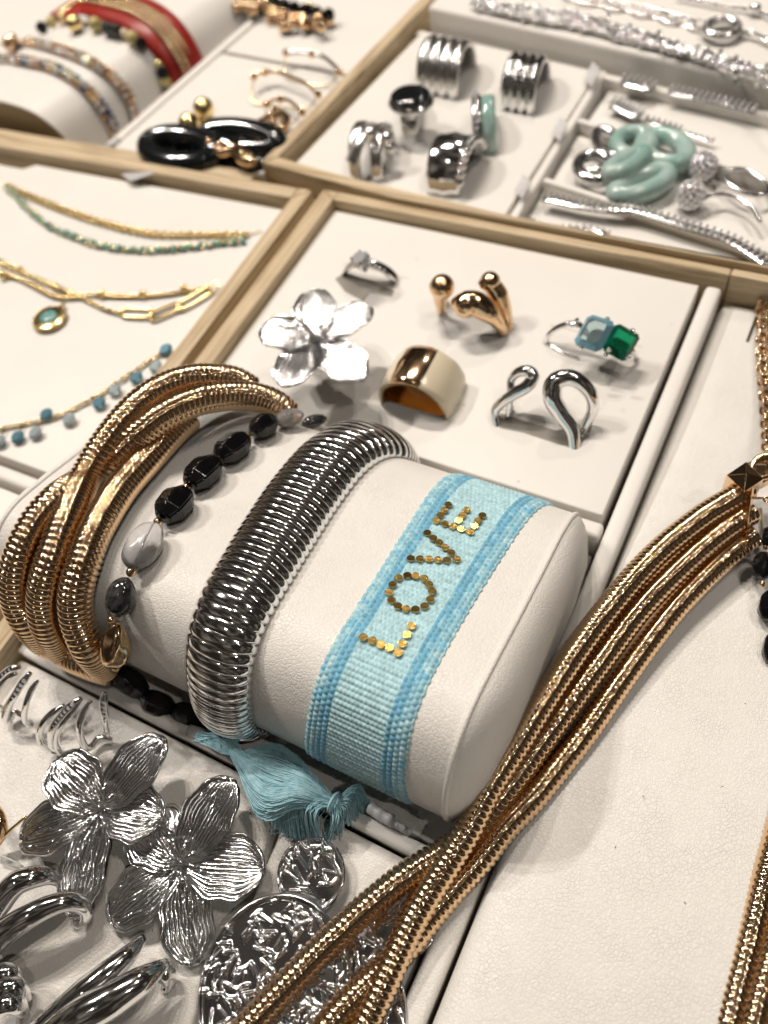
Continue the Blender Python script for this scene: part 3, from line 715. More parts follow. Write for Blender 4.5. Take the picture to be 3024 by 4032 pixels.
def stamens(root, c, n, R, h, mat, up=(0, 0, 1), r=.045, ph=.3):
    x, y, z = frame(up)
    for j in range(n):
        a = ph+2*math.pi*j/n+.25*math.sin(j*3.1); rr = R*(.8+.35*((j*7) % 5)/5); p = np.asarray(c)+(x*math.cos(a)+y*math.sin(a))*rr+z*h
        MB().tube(spline([c, (np.asarray(c)+p)/2+z*h*.5, p], .08), r*.5, 6).ball(p, r, 10, 8).build('stamen', mat, root)
    MB().ball(np.asarray(c)+z*h*.5, r*1.1, 10, 8).build('stamen', mat, root)
# big flower ring: tips given as view points
fr_ = thing('flower_ring', 'silver five petal flower ring with ridged petals, standing on the middle pad', 'ring', (-10.6, 12.1, 0), 'rings on the middle pad')
zf = 1.55; fc = W(683, 742, zf-.12)
for i, (u, v, w, z) in enumerate(((680, 630, .60, zf+.1), (803, 668, .54, zf+.0), (785, 820, .60, zf-.15), (612, 836, .60, zf-.05), (563, 716, .60, zf+.15))):
    petal(fr_, fc, W(u, v, z), w, PETAL, cup=.10, bow=.02, ridge=.013, nr=18, seedv=i+3, nu=34, nv=90, th=.045)
stamens(fr_, fc+A(0, 0, .04), 9, .36, .2, SILVER, r=.05)
band_ring(fr_, (-10.65, 11.95, .25), .9, .25, .07, SILVER, 0)
# teardrop ring in rose gold: three ball-ended prongs
td = thing('teardrop_ring', 'rose gold open ring with three round teardrop ends', 'ring', (-7.8, 15.0, 0), 'rings on the middle pad')
def drop(root, P, r, mat, name, n=16):
    Q = spline(P, .05); r = np.interp(np.linspace(0, 1, len(Q)), np.linspace(0, 1, len(r)), r)
    m = MB().tube(Q, r, n); return m.build(name, mat, root)
Bp = zz([(1060, 410, -.1), (1045, 330, .42), (1010, 250, .95), (975, 215, 1.25), (945, 228, 1.2)], 950, 900, 1650)
drop(td, PL(Bp), [.13, .15, .22, .28, .25, .12], ROSE, 'prong')
MB().ball(W(*[(950+985*.9946)*.54861, (900+212*.9946)*.54861], 1.22), .29, 18, 12).build('ball_end', ROSE, td)
Bp = zz([(1040, 420, -.1), (1030, 395, .25), (990, 345, .7), (930, 300, 1.0), (880, 295, 1.05), (835, 300, 1.0)], 950, 900, 1650)
drop(td, PL(Bp), [.14, .15, .2, .30, .36, .33, .14], ROSE, 'prong')
MB().ball(W(*[(950+890*.9946)*.54861, (900+303*.9946)*.54861], 1.02), .36, 18, 12).build('ball_end', ROSE, td)
Bp = zz([(795, 340, -.1), (790, 300, .4), (790, 260, .8), (795, 235, 1.1)], 950, 900, 1650)
drop(td, PL(Bp), [.13, .15, .22, .3], ROSE, 'prong')
MB().ball(W(*[(950+795*.9946)*.54861, (900+232*.9946)*.54861], 1.1), .36, 18, 12).build('ball_end', ROSE, td)
band_ring(td, (-7.75, 15.25, 0), .93, .22, .1, ROSE, 0, a0=dg(150), a1=dg(390))
# two stone ring
ts = thing('two_stone_ring', 'silver ring set with a pale blue and an emerald green square stone', 'ring', (-4.3, 15.1, 0), 'rings on the middle pad')
Qt = spline(PL([(1178, 740, .0), (1186, 722, .3), (1206, 707, .55), (1240, 700, .72), (1290, 722, .6), (1345, 748, .55), (1370, 762, .3), (1374, 775, -.05)]), .06); MB().tube(Qt, .06, 10, r2=.085).build('band', SILVER, ts)
MB().tube(spline(PL([(1186, 745, .03), (1215, 762, .02), (1250, 775, .02)]), .06), .045, 8).build('inner_band', SILVER, ts)
q1, q2 = W(1284, 721, .95), W(1341, 741, .86)
gem(q1, .4, .5, BLUEG, ts, edge=BLUED, zd=(-.15, -.35, 1), xd=(1, -.15, 0), sq=(.40, .46, .12)); gem(q1-A(0, 0, .12), .4, .3, CRYSTM, ts, 'foil_back', zd=(-.15, -.35, 1), xd=(1, -.15, 0), sq=(.32, .38, .1))
gem(q2, .4, .5, GREENG, ts, edge=GREEND, zd=(.3, -.3, 1), xd=(1, -.15, 0), sq=(.36, .43, .10)); gem(q2-A(0, 0, .12), .4, .3, M_('green_foil', (.0, .16, .06), .1, .9), ts, 'foil_back', zd=(.3, -.3, 1), xd=(1, -.15, 0), sq=(.27, .32, .09))
for u, v in ((1246, 692), (1256, 752), (1312, 690), (1308, 768), (1322, 706), (1316, 755), (1366, 715), (1358, 772)):
    MB().ball(W(u, v, .98), .07, 8, 6).build('prong', SILVER, ts)
for j in range(4): gem(W(1228+8*j, 700-4*j+(j % 2)*8, .75), .06, .08, CRYSTM, ts, 'small_stone', n=6)
# loop ring
lr = thing('loop_ring', 'open silver ring ending in two smooth looped swirls', 'ring', (-4.3, 12.1, 0), 'rings on the middle pad')
Pq = PL(zz([(1015, 800, -.15), (1003, 730, .2), (1030, 690, .5), (1080, 655, .75), (1130, 625, .95), (1155, 590, 1.1), (1135, 565, 1.2), (1095, 572, 1.1), (1070, 600, .9), (1068, 640, .7), (1062, 700, .3), (1055, 745, .0)], 950, 900, 1650))
Q = spline(Pq, .05); MB().tube(Q, np.interp(np.linspace(0, 1, len(Q)), [0, .25, .5, .7, 1], [.10, .14, .18, .12, .08]), 16).build('swirl', SILVER, lr)
Pq = PL(zz([(1320, 880, -.15), (1310, 800, .25), (1265, 730, .6), (1232, 670, .95), (1240, 610, 1.2), (1290, 590, 1.3), (1345, 610, 1.2), (1385, 660, .9), (1390, 720, .5), (1360, 780, .1), (1345, 820, -.1)], 950, 900, 1650))
Q = spline(Pq, .05); MB().tube(Q, np.interp(np.linspace(0, 1, len(Q)), [0, .2, .4, .6, .8, 1], [.15, .20, .25, .20, .15, .12]), 18).build('swirl', SILVER, lr)
band_ring(lr, (-4.45, 12.15, .05), .95, .3, .07, SILVER, 0, a0=dg(175), a1=dg(365))

# ================================================================ front pads: earrings
ZP = -.3
def flower(label, c, petals, zc, ph, rot=0):
    root = thing('flower_earring', label, 'earring', tuple(c[:2])+(ZP,), 'silver flower earrings')
    for i, (u, v, w, z) in enumerate(petals):
        petal(root, c, W(u, v, z), w*1.12, PETAL, cup=.09, bow=.07, ridge=.0095, nr=27, seedv=i+rot, p=1.3, q=.66, nu=46, nv=140, th=.07)
    stamens(root, c+A(0, 0, .06), 8, .40, .26, SILVER, r=.066, ph=ph)
    MB().ball(c+A(0, 0, .05), (.16, .16, .1), 12, 8).build('boss', SILVERD, root)
    MB().tube([c-A(0, 0, .06), c*A(1, 1, 0)+A(0, 0, ZP-.1)], .05, 8).build('post', SILVER, root)
    return root
ca_ = W(224, 1748, .35)
flower('silver flower earring overlapping its twin, the left one with brighter left petals', ca_,
       [(355, 1600, .50, .75), (352, 1768, .55, .42), (162, 1978, .47, .12), (50, 1815, .50, .12), (125, 1645, .56, .6)], .35, .2)
cb_ = W(398, 1866, .1)
flower('silver flower earring tucked under its twin, nearest the hammered discs', cb_,
       [(502, 1688, .52, .5), (568, 1880, .58, .15), (420, 2078, .50, -.1), (243, 1985, .52, -.1), (285, 1800, .44, .1), (362, 1745, .30, .1)], .1, .9, 10)

# claw hoops
def F0(L): return PL(zz(L, 0, 2400, 700))
def hoopset(label, curves, x0, grp='silver claw hoop earrings'):
    P = W(*x0, ZP); root = thing('claw_hoop_earring', label, 'earring', tuple(P), grp)
    for kind, L, r in curves:
        Q = spline(F0(L), .045)
        MB().tube(Q, 1.2*r*np.minimum(1, .55+np.sin(np.linspace(0, math.pi, len(Q)))*1.0), 12).build('claw', SILVER, root)
        if kind == 'pave':
            S = spline(F0(L), .115)[2:-2]
            for i in range(len(S)):
                d = nrm(A(0, 0, CAMH)-S[i]); gem(S[i]+d*(r+.005), .055, .06, CRYSTM, root, 'small_stone', zd=d, n=6)
    return root
hoopset('silver claw hoop earring of four open bands, beside the upper flower', [
    ('plain', [(600, 895, 1.0), (500, 960, .95), (410, 1050, .8), (370, 1160, .5), (400, 1260, .2), (480, 1320, -.1), (570, 1345, -.15)], .07),
    ('pave', [(755, 825, 1.2), (660, 900, 1.15), (570, 1000, 1.0), (500, 1100, .8), (475, 1190, .5), (490, 1280, .1), (560, 1330, -.1)], .075),
    ('plain', [(760, 835, 1.15), (670, 960, 1.0), (580, 1070, .8), (525, 1170, .5), (530, 1270, .15), (590, 1350, -.1), (680, 1350, -.15), (770, 1290, -.15)], .065),
    ('plain', [(845, 855, 1.2), (785, 960, 1.0), (745, 1080, .8), (755, 1200, .4), (800, 1285, .05), (860, 1275, -.1), (930, 1200, -.05), (1050, 1215, -.1)], .07),
    ('pave', [(975, 775, 1.2), (965, 880, 1.0), (975, 1000, .7), (995, 1100, .3), (1010, 1180, .0)], .075)], (160, 1600))
hoopset('silver claw hoop earring cut off by the left edge', [
    ('pave', [(190, 540, 1.1), (110, 555, 1.1), (40, 600, 1.0), (-30, 670, .9)], .075),
    ('plain', [(150, 600, 1.0), (70, 640, .9), (0, 710, .8), (-50, 780, .7)], .065),
    ('pave', [(285, 590, 1.1), (215, 680, 1.0), (140, 800, .85), (80, 900, .6), (50, 1000, .3), (60, 1050, .0)], .075),
    ('plain', [(350, 665, 1.1), (290, 760, .95), (245, 880, .75), (228, 980, .4), (240, 1050, .1), (280, 1100, -.1)], .06),
    ('plain', [(-20, 900, .3), (30, 930, .1), (70, 1050, -.1), (130, 960, .0), (190, 980, -.05), (225, 1020, -.1)], .06)], (60, 1560))

# hammered disc earrings
def hammered(root, c, ra, rb, ang, mat, seedv, ns, tiltv=(0, 0, 1), name='disc', N=130, sl=.27, egg=0.):
    r = np.random.RandomState(seedv); x, y, z = frame(tiltv, (math.cos(ang), math.sin(ang), 0))
    g = np.linspace(-1, 1, N); gx, gy = np.meshgrid(g, g)
    # square to disc
    X = gx*np.sqrt(1-gy**2/2); Y = gy*np.sqrt(1-gx**2/2); R = np.sqrt(X*X+Y*Y)
    px, py = X*ra*(1+egg*Y), Y*rb
    h = .022*np.sin(px*2.0+seedv)*np.cos(py*1.8+1.3)+.05*(1-R**2)
    for k in range(ns):
        q = r.rand(2)*2-1
        if np.hypot(*q) > .97: continue
        cx, cy = q[0]*ra, q[1]*rb; a = r.choice([0, .8, 1.57, 2.3])+r.normal(0, .35); l = sl*(.6+.6*r.rand())
        dx, dy = px-cx, py-cy; al = dx*math.cos(a)+dy*math.sin(a); pe = -dx*math.sin(a)+dy*math.cos(a)
        dist = np.hypot(np.maximum(0, np.abs(al)-l/2), pe); h += .030*np.exp(-(dist/.026)**2)
    h *= np.clip((1-R)*14, 0, 1)*.999+.001; h += .05*np.exp(-((R-.975)/.03)**2)
    V = np.asarray(c)+x*px[..., None]+y*py[..., None]+z*h[..., None]
    F = [(i*N+j, i*N+j+1, (i+1)*N+j+1, (i+1)*N+j) for i in range(N-1) for j in range(N-1)]
    o = MB().add(V.reshape(-1, 3), F).build(name, mat, root); m = o.modifiers.new('t', 'SOLIDIFY'); m.thickness = .07; m.offset = -1; return o
h1 = thing('hammered_earring', 'hammered silver double disc earring, the left and more visible one', 'earring', tuple(W(640, 2050, ZP)), 'hammered disc earrings')
hammered(h1, W(672, 1888, .02), .66, .68, .35, SILVERD, 5, 42, (.05, -.05, 1), 'top_disc', 150)
hammered(h1, W(592, 2138, .22), 1.45, 1.62, .30, SILVERD, 9, 260, (.02, -.03, 1), 'large_disc', 270)
MB().tube(ellipse_pts(W(620, 1962, .18), (.3, 1, .1), (.25, -.1, 1), .2, .13, 24, closed=True), .035, 8, closed=True).build('jump_ring', SILVER, h1)
h2 = thing('hammered_earring', 'hammered silver double disc earring mostly hidden under the rose gold coils', 'earring', tuple(W(800, 2080, ZP)), 'hammered disc earrings')
hammered(h2, W(866, 1988, -.02), .66, .64, .2, SILVERD, 15, 42, (0, 0, 1), 'top_disc', 150)
hammered(h2, W(748, 2212, .0), 1.1, 1.45, .3, SILVERD, 19, 140, (0, 0, 1), 'large_disc', 230)
MB().tube(ellipse_pts(W(796, 2072, .1), (.3, 1, .1), (.25, -.1, 1), .22, .15, 24, closed=True), .035, 8, closed=True).build('jump_ring', SILVER, h2)

# thick silver hoops at the bottom left
def Fb(L): return PL(zz(L, 0, 2500, 1200))
def thick(root, L, r, mat=SILVER, name='tube', n=22):
    Q = spline(Fb(L), .06); MB().tube(Q, np.interp(np.linspace(0, 1, len(Q)), np.linspace(0, 1, len(r)), r), n).build(name, mat, root)
hA = thing('double_hoop_earring', 'chunky silver double hoop earring entering from the left edge', 'earring', tuple(W(60, 1980, ZP)), 'chunky silver hoops')
thick(hA, [(-120, 1640, .2), (-20, 1480, .55), (80, 1360, .75), (180, 1320, .72), (270, 1315, .5), (335, 1350, .2)], [.20, .25, .27, .25, .2, .1])
thick(hA, [(-160, 1800, .1), (0, 1640, .6), (150, 1535, .8), (300, 1465, .75), (400, 1455, .6), (462, 1490, .35), (465, 1545, .1), (420, 1580, -.1)], [.24, .27, .28, .25, .22, .18, .13, .08])
hB = thing('twist_hoop_earring', 'polished silver twisted hoop earring at the bottom, below the flowers', 'earring', tuple(W(240, 2150, ZP)), 'chunky silver hoops')
thick(hB, [(180, 2180, .3), (320, 2070, .5), (450, 1960, .6), (580, 1850, .6), (690, 1750, .5), (755, 1680, .35), (775, 1650, .25)], [.2, .24, .26, .27, .24, .19, .08])
thick(hB, [(240, 2230, .5), (420, 2090, .75), (600, 1990, .8), (760, 1890, .7), (860, 1820, .5), (905, 1790, .35)], [.3, .33, .34, .31, .26, .1])
thick(hB, [(880, 1860, .4), (915, 1840, .2), (925, 1880, -.1), (900, 1930, -.25)], [.14, .14, .12, .1])
hC = thing('knot_earring', 'ribbed silver knot earring in the bottom left corner', 'earring', tuple(W(25, 2150, ZP)), 'chunky silver hoops')
for i, L in enumerate(([(-60, 1900, .2), (20, 1840, .5), (70, 1860, .45), (95, 1920, .2)], [(-60, 2010, .3), (30, 1925, .6), (100, 1925, .55), (145, 1985, .2)], [(-60, 2080, .3), (30, 2010, .6), (90, 2010, .5), (130, 2060, .1)])):
    thick(hC, L, [.14, .19, .18, .1])
# gold hoop with pin at the left edge
gp = thing('gold_hoop_earring', 'sliver of gold hoop earring with a thin pin at the left edge', 'earring', tuple(W(10, 1830, ZP)))
thick(gp, [(-40, 920, .4), (0, 1000, .5), (8, 1080, .3), (-30, 1160, .0)], [.1, .13, .12, .08], ROSED, 'hoop')
thick(gp, [(-10, 1130, .2), (60, 1060, .4), (140, 990, .6)], [.035, .035, .03], GOLD, 'pin', 8)
o = MB().tube(spline(Fb([(-20, 1195, .0), (60, 1225, -.05), (125, 1262, -.15)]), .06), .075, 10, r2=.02).build('plastic_stub', PLASTICW); tag(o, 'clear plastic earring stub by the gold pin', 'plastic')
o = MB().tube(spline([W(410, 1578, -.1), W(440, 1588, -.08), W(500, 1606, -.08)], .08), .14, 14).build('plastic_tube', PLASTICW); tag(o, 'short translucent plastic tube end under the silver bangle', 'plastic')
# crumpled ribbon end by the strap
rb = MB(); 
Q = spline([W(800, 1745, .1), W(830, 1765, .15), W(850, 1775, .12)], .06); rb.tube(Q, .2*(.8+.3*np.sin(np.arange(len(Q))*1.9)), 9, r2=.13)
Q = spline([W(838, 1772, .1), W(862, 1785, .05), W(885, 1800, -.1)], .05); rb.tube(Q, .11+.05*np.sin(np.arange(len(Q))*2.3), 8, r2=.08)
o = rb.build('plastic_wrap', PLASTICW); tag(o, 'crumpled white plastic wrap end under the woven strap', 'wrap')
for u, v, r in ((215, 2098, .02), (222, 2075, .035), (510, 2098, .015), (468, 2212, .01), (208, 2125, .03)):
    pass

# ================================================================ triple strand necklace on the bust
nk = thing('coil_necklace', 'rose gold necklace of three thick snake coils crossing the right side', 'necklace', (-.5, 6, 0), 'rose gold coil necklace halves')
def S_(L): return [(x*.54861, y*.54861, z) for x, y, z in L]
n1 = [(2942, 1925, .8), (2905, 1950, .85), (2755, 2042, .95), (2560, 2205, 1.0), (2352, 2450, 1.0), (2182, 2695, 1.0), (2036, 2930, .95), (1926, 3102, .9), (1845, 3265, .75), (1765, 3395, .62), (1685, 3520, .5), (1612, 3650, .38), (1545, 3800, .28), (1478, 3950, .2), (1400, 4120, .1), (1330, 4300, 0)]
n2 = [(2958, 2018, .55), (2920, 2040, .6), (2808, 2120, .65), (2665, 2245, .68), (2510, 2408, .68), (2374, 2590, .66), (2250, 2760, .62), (2144, 2905, .58), (2040, 3050, .5), (1950, 3165, .42), (1860, 3270, .35), (1760, 3350, .4), (1625, 3432, .45), (1500, 3525, .42), (1370, 3640, .38), (1240, 3765, .35), (1100, 3910, .35), (960, 4060, .33), (830, 4220, .3)]
n3 = [(2965, 2105, .3), (2943, 2120, .3), (2820, 2226, .3), (2674, 2374, .3), (2558, 2520, .3), (2430, 2699, .3), (2304, 2882, .3), (2206, 3008, .3), (2098, 3142, .3), (1990, 3255, .3), (1890, 3385, .22), (1795, 3490, .12), (1700, 3600, .06), (1620, 3700, .1), (1540, 3790, .12), (1420, 3900, .15), (1300, 4030, .2), (1180, 4200, .2)]
for L in (n1, n2, n3): strand(nk, PL(S_(L)), .28, .128, ROSE, 'coil', .125, 28, 8)
# facetted clasp bar
cp = W(1610, 1030, 1.3)
def pyramid(root, c, s, h, mat, ang, name='stud'):
    x, y, z = frame((.0, -.1, 1), (math.cos(ang), math.sin(ang), 0)); c = np.asarray(c)
    V = [c+x*a*s+y*b*s for a, b in ((-1, -1), (1, -1), (1, 1), (-1, 1))]; V += [v-z*h for v in V]+[c+z*s*.55]
    return MB().add(V, [(0, 1, 8), (1, 2, 8), (2, 3, 8), (3, 0, 8), (0, 4, 5, 1), (1, 5, 6, 2), (2, 6, 7, 3), (3, 7, 4, 0), (4, 7, 6, 5)]).build(name, mat, root, smooth=False, bevel=.015, seg=2)
pyramid(nk, cp, .27, .8, ROSE, 1.0)
e = [W(1622, 1050, 1.0), W(1612, 1120, .7), W(1606, 1185, .3)]
x, y, z = frame(nrm(e[2]-e[0]), (0, 0, 1))
MB().tube([e[0], e[1], e[2]], .26, 4, up=x, r2=.1).build('end_plate', ROSE, nk, smooth=False, bevel=.02)
# the other half, at the right edge
nk2 = thing('coil_necklace', 'other end of the rose gold coils, in the lower right corner', 'necklace', (3, 2.5, 0), 'rose gold coil necklace halves')
m1 = [(3110, 3100, .3), (3060, 3290, .3), (3015, 3450, .3), (2975, 3610, .3), (2935, 3770, .3), (2895, 3920, .3), (2862, 4060, .3), (2830, 4230, .3)]
m2 = [(3190, 3200, .35), (3120, 3430, .35), (3070, 3640, .35), (3020, 3830, .35), (2975, 3990, .35), (2930, 4200, .35)]
m3 = [(3270, 3300, .35), (3200, 3520, .35), (3150, 3720, .35), (3100, 3900, .35), (3060, 4050, .35), (3000, 4250, .35)]
for L in (m1, m2, m3): strand(nk2, PL(S_(L)), .25, .130, ROSE, 'coil', .125, 28, 8)
# --- chain at the right edge: real links
rc = thing('link_chain', 'rose gold double link chain hanging along the upper right edge', 'chain', (0, 15, -.5))
lm = lnk(.42, .3, .045); lme = mesh('chain_link', np.vstack(lm.V), lm.F, ROSE)
Q = spline(PL([(1640, 655, -.42), (1644, 700, -.42), (1643, 750, -.42), (1645, 800, -.4), (1650, 860, -.35), (1654, 920, -.2), (1657, 975, .2)]), .25)
for i in range(len(Q)-1):
    for sd in (-1, 1):
        x, y, z = frame(nrm(Q[i+1]-Q[i]), (0, 0, 1)); a = .35+sd*.9*((i % 2)*2-1); c = (Q[i]+Q[i+1])/2+A(.11*sd+.09, 0, .08)
        s_ = math.cos(a)*y+math.sin(a)*x
        place('link', lme, rc, basis(c, z, s_, np.cross(z, s_)))
# --- bead necklace at the right edge
bn = thing('bead_necklace', 'black bead necklace with rose gold links and clasp, cut by the right edge', 'necklace', tuple(W(1650, 1240, -.2)))
for u, v, zc, s in ((1648, 1222, .25, (.5, .5, .62)), (1662, 1310, .15, (.5, .5, .7)), (1664, 1160, .35, (.42, .42, .5)), (1672, 1400, .1, (.5, .5, .7))):
    x, y, z = frame((.1, -1, 0), (0, 0, 1)); place('bead', me_black, bn, basis(W(u, v, zc), x, y, z, s))
for u, v, zc, r in ((1640, 1172, .35, .09), (1647, 1262, .2, .07), (1655, 1182, .3, .07)): place('spacer', me_gb, bn, Matrix.Translation(Vector(W(u, v, zc)))@Matrix.Scale(2*r, 4))
Q = spline(PL([(1628, 1076, .8), (1642, 1074, .75), (1662, 1084, .7)]), .14); mb = MB()
chain(mb, PL([(1628, 1076, .8), (1642, 1074, .75), (1670, 1086, .7)]), .26, .17, .03).build('link_chain', ROSED, bn)
pyramid(bn, W(1653, 1010, .7), .3, .3, ROSE, .9, 'clasp')
MB().tube(ellipse_pts(W(1650, 1008, .8), (1, 0, .2), (0, 1, .1), .24, .3, 22, closed=True), .07, 8, closed=True).build('clasp_frame', ROSE, bn)
MB().tube([W(1640, 1100, .3), W(1648, 1160, .1)], .16, 6, r2=.05).build('clasp_bar', CREAM, bn)
# little rings lying on the board beside the chain
for i, (u, v) in enumerate(((1632, 790), (1634, 840), (1635, 880), (1636, 925))):
    pass

# ================================================================ left tray chains
def Z4(L): return zz(L, 0, 600, 1100)
Zt = .09
gs = thing('double_chain_bracelet', 'gold and turquoise beaded double chain, the uppermost in the left tray', 'bracelet', tuple(W(200, 450, 0)))
def beadrow(mb, P, step, r, n=6, m=4, jit=.03):
    for p in spline(P, step): mb.ball(p+rng.normal(0, jit, 3)*A(1, 1, .5), r*(.75+.5*rng.rand()), n, m)
P1 = PL(Z4([(45, 200), (110, 235), (200, 270), (400, 350), (650, 430), (900, 485), (1200, 490), (1450, 490)]), Zt)
mb = MB()
for p in spline(P1, .33):
    for k in range(5):
        a = 2*math.pi*k/5+p[0]*3; mb.ball(p+A(math.cos(a)*.13, math.sin(a)*.13, 0), .065, 6, 4)
    mb.ball(p+A(0, 0, .05), .08, 6, 4)
chain(mb, P1, .15, .1, .02); mb.build('star_chain', GOLD, gs, kind='stuff')
P2 = PL(Z4([(45, 215), (100, 260), (150, 320), (280, 430), (450, 505), (600, 555), (800, 580), (1000, 578), (1250, 548), (1440, 525)]), Zt)
mb = MB(); mt = MB(); Q = spline(P2, .30)
for i, p in enumerate(Q):
    x, y, z = frame((0, 0, 1), (math.cos(i*.9), math.sin(i*.9), 0)); mt.ball(p+A(0, 0, .02), (.17, .10, .09), 8, 6, ax=np.array([x, y, z]))
chain(mb, P2, .32, .30, .045, wob=.9); mb.build('gold_links', GOLD, gs, kind='stuff'); mt.build('turquoise_links', TURQ, gs, kind='stuff')
mb = MB(); chain(mb, PL([(482+30*.0, 508), (500, 512), (530, 508), (565, 498)], .06), .12, .08, .012); mb.build('extender', GOLD, gs)

ly = thing('layered_bracelet', 'layered fine gold chains with turquoise medallion and paperclip links in the left tray', 'bracelet', tuple(W(150, 620, 0)))
mb = MB()
for L, lk in (([(-60, 630), (0, 660), (150, 720), (330, 800), (500, 870), (620, 930), (710, 955)], .16), ([(-60, 690), (0, 725), (120, 755), (240, 800), (330, 850), (600, 845), (850, 855), (1100, 825), (1250, 795)], .13),
              ([(-60, 610), (0, 640), (200, 735), (400, 820), (560, 900)], .13), ([(560, 850), (750, 860), (950, 850), (1230, 805)], .12), ([(0, 700), (150, 770), (330, 860), (470, 860)], .13)):
    chain(mb, PL(Z4(L), Zt+.03*rng.rand()), lk*1.3, lk*1.1, .04)
mb.build('fine_chain', GOLD, ly, kind='stuff')
for u, v in Z4([(605, 845), (850, 845), (1095, 810), (330, 800), (120, 700), (20, 735)]): MB().ball(W(u, v, .12), .15, 8, 6).build('station_bead', GOLD, ly)
for a, b in (((725, 950), (905, 960)), ((890, 985), (1075, 905)), ((1050, 930), (1250, 815))):
    (u0, v0), (u1, v1) = Z4([a, b]); p, q = W(u0, v0, .1), W(u1, v1, .1); d = nrm(q-p); n = np.cross((0, 0, 1), d); L = np.linalg.norm(q-p)/2; c = (p+q)/2
    t = np.linspace(0, 2*math.pi, 40, endpoint=False); P = c+d*(np.sign(np.cos(t))*np.abs(np.cos(t))**.55*L)[:, None]+n*(np.sign(np.sin(t))*np.abs(np.sin(t))**.5*.18)[:, None]
    MB().tube(P, .055, 8, closed=True).build('paperclip_link', GOLD, ly)
(u, v), = Z4([(1275, 800)]); MB().tube(ellipse_pts(W(u, v, .12), (1, 0, 0), (0, 1, .3), .13, .17, 20, closed=True), .03, 7, closed=True).build('clasp_ring', GOLD, ly)
(u, v), = Z4([(295, 990)]); c = W(u, v, .1)
o = MB().ball(c, (.60, .57, .1), 30, 10).build('medallion', GOLD, ly)
for k in range(34):
    a = 2*math.pi*k/34; MB().ball(c+A(math.cos(a)*.52, math.sin(a)*.49, .06), (.045, .045, .04), 6, 4).build('rim_bead', GOLD, o)
MB().ball(c+A(-.02, .02, .08), (.30, .28, .07), 24, 8).build('enamel', TURQ, o)
for dx, dy in ((-.12, .08), (.08, .14), (.0, -.1), (.13, -.02), (-.04, .02)): MB().ball(c+A(dx, dy, .14), .045, 6, 5).build('small_stone', CRYSTM, o)
MB().tube([c+A(.05, .52, .02), c+A(.08, .7, .03)], .07, 8).build('bail', GOLD, ly)

bd = thing('drop_chain', 'gold chain hung with blue and clear teardrop stones, lower left tray', 'necklace', tuple(W(100, 930, 0)))
mb = MB(); PP = PL(Z4([(-80, 1650), (0, 1640), (150, 1610), (310, 1578), (520, 1478), (720, 1352), (900, 1228), (985, 1178)]), .09)
chain(mb, PP, .22, .15, .028); beadrow(mb, PP, .26, .06)
mb.build('fine_chain', GOLD, bd, kind='stuff')
for i, (x, y, b) in enumerate(((985, 1172, 1), (925, 1272, 0), (810, 1338, 1), (682, 1412, 0), (590, 1490, 1), (410, 1588, 0), (275, 1558, 1), (210, 1668, 0), (105, 1692, 1), (-5, 1718, 0))):
    (u, v), = Z4([(x, y)]); p = W(u, v, .14); q = min(spline(PP, .05), key=lambda s: np.linalg.norm(s-p)+abs(s[0]-p[0])*.2)
    d = nrm(p-q) if np.linalg.norm(p-q) > .1 else A(0, -1, 0); x_, y_, z_ = frame(d, (0, 0, 1))
    g = gem(p, .22, .24, BLUEF if b else CLEARF, bd, 'drop_stone', zd=(0, -.2, 1), xd=tuple(y_), n=10); g['label'] = 'blue drop stone' if b else 'clear drop stone'
    MB().tube([q, (q+p)/2, p-d*.18], .022, 6).build('jump_loop', GOLD, bd)
# clear tag
def clear_tag(pts, label, z=.12):
    P = PL(pts, z); P = [p+A(0, 0, h) for p, h in zip(P, (0, .15, .25, .1))]; V = P+[p+A(0, 0, .02) for p in P]
    o = MB().add(V, [(0, 1, 2, 3), (7, 6, 5, 4), (0, 4, 5, 1), (1, 5, 6, 2), (2, 6, 7, 3), (3, 7, 4, 0)]).build('plastic_tag', PLASTIC, smooth=False); return tag(o, label, 'tag', 'clear plastic pad clips')
clear_tag([(262, 378), (308, 372), (340, 388), (285, 398)], 'clear plastic clip sticking up at the back of the left tray')
def Z3(L): return zz(L, 1950, 0, 1074)
for (x, y), lb in zip(((590, 470), (395, 800), (170, 1150)), ('clear diamond clip, the rearmost of three on the rear right divider', 'clear diamond clip, the middle of three on the rear right divider', 'clear diamond clip, the nearest of three on the rear right divider')):
    q = zz([(x-50, y+10), (x, y-65), (x+45, y-5), (x-5, y+80)], 1950, 0, 1074); clear_tag(q, lb, .15)

# ================================================================ blurred rings on the rear pad
G6 = 'silver rings on the rear pad'
r1 = thing('ridged_ring', 'very wide ribbed silver ring with textured rows, rearmost left on the rear pad', 'ring', (-13.4, 25.7, 0), G6)
for i in range(4): band_ring(r1, (-14.05+.42*i, 25.75-.03*i, .2), .95, .40, .16, SILVERR, -1.5, 'row', dome=.25, n=40)
r2_ = thing('signet_ring', 'silver ring with large round black stone on the rear pad', 'ring', (-13.6, 23.0, 0), G6)
band_ring(r2_, (-13.6, 23.1, -.1), .85, .6, .14, SILVER, -1.2, n=40); c = W(*zz([(975, 615)], 1000, 0, 1050)[0], 1.25)
MB().ball(c-A(0, 0, .12), (.82, .70, .26), 26, 8).build('setting', SILVER, r2_); MB().ball(c+A(0, 0, .12), (.70, .60, .13), 26, 8).build('stone', BLACKH, r2_)
r3_ = thing('swirl_ring', 'silver ring of crystal studded swirls, nearest left on the rear pad', 'ring', (-13.9, 20.5, 0), G6)
for dy, rr, w, an in ((-.35, .95, .4, -1.35), (.05, .98, .35, -1.75), (.4, .85, .4, -1.3)): band_ring(r3_, (-13.95+dy, 20.7, .15), rr, w, .14, SILVERR, an, 'swirl', n=36)
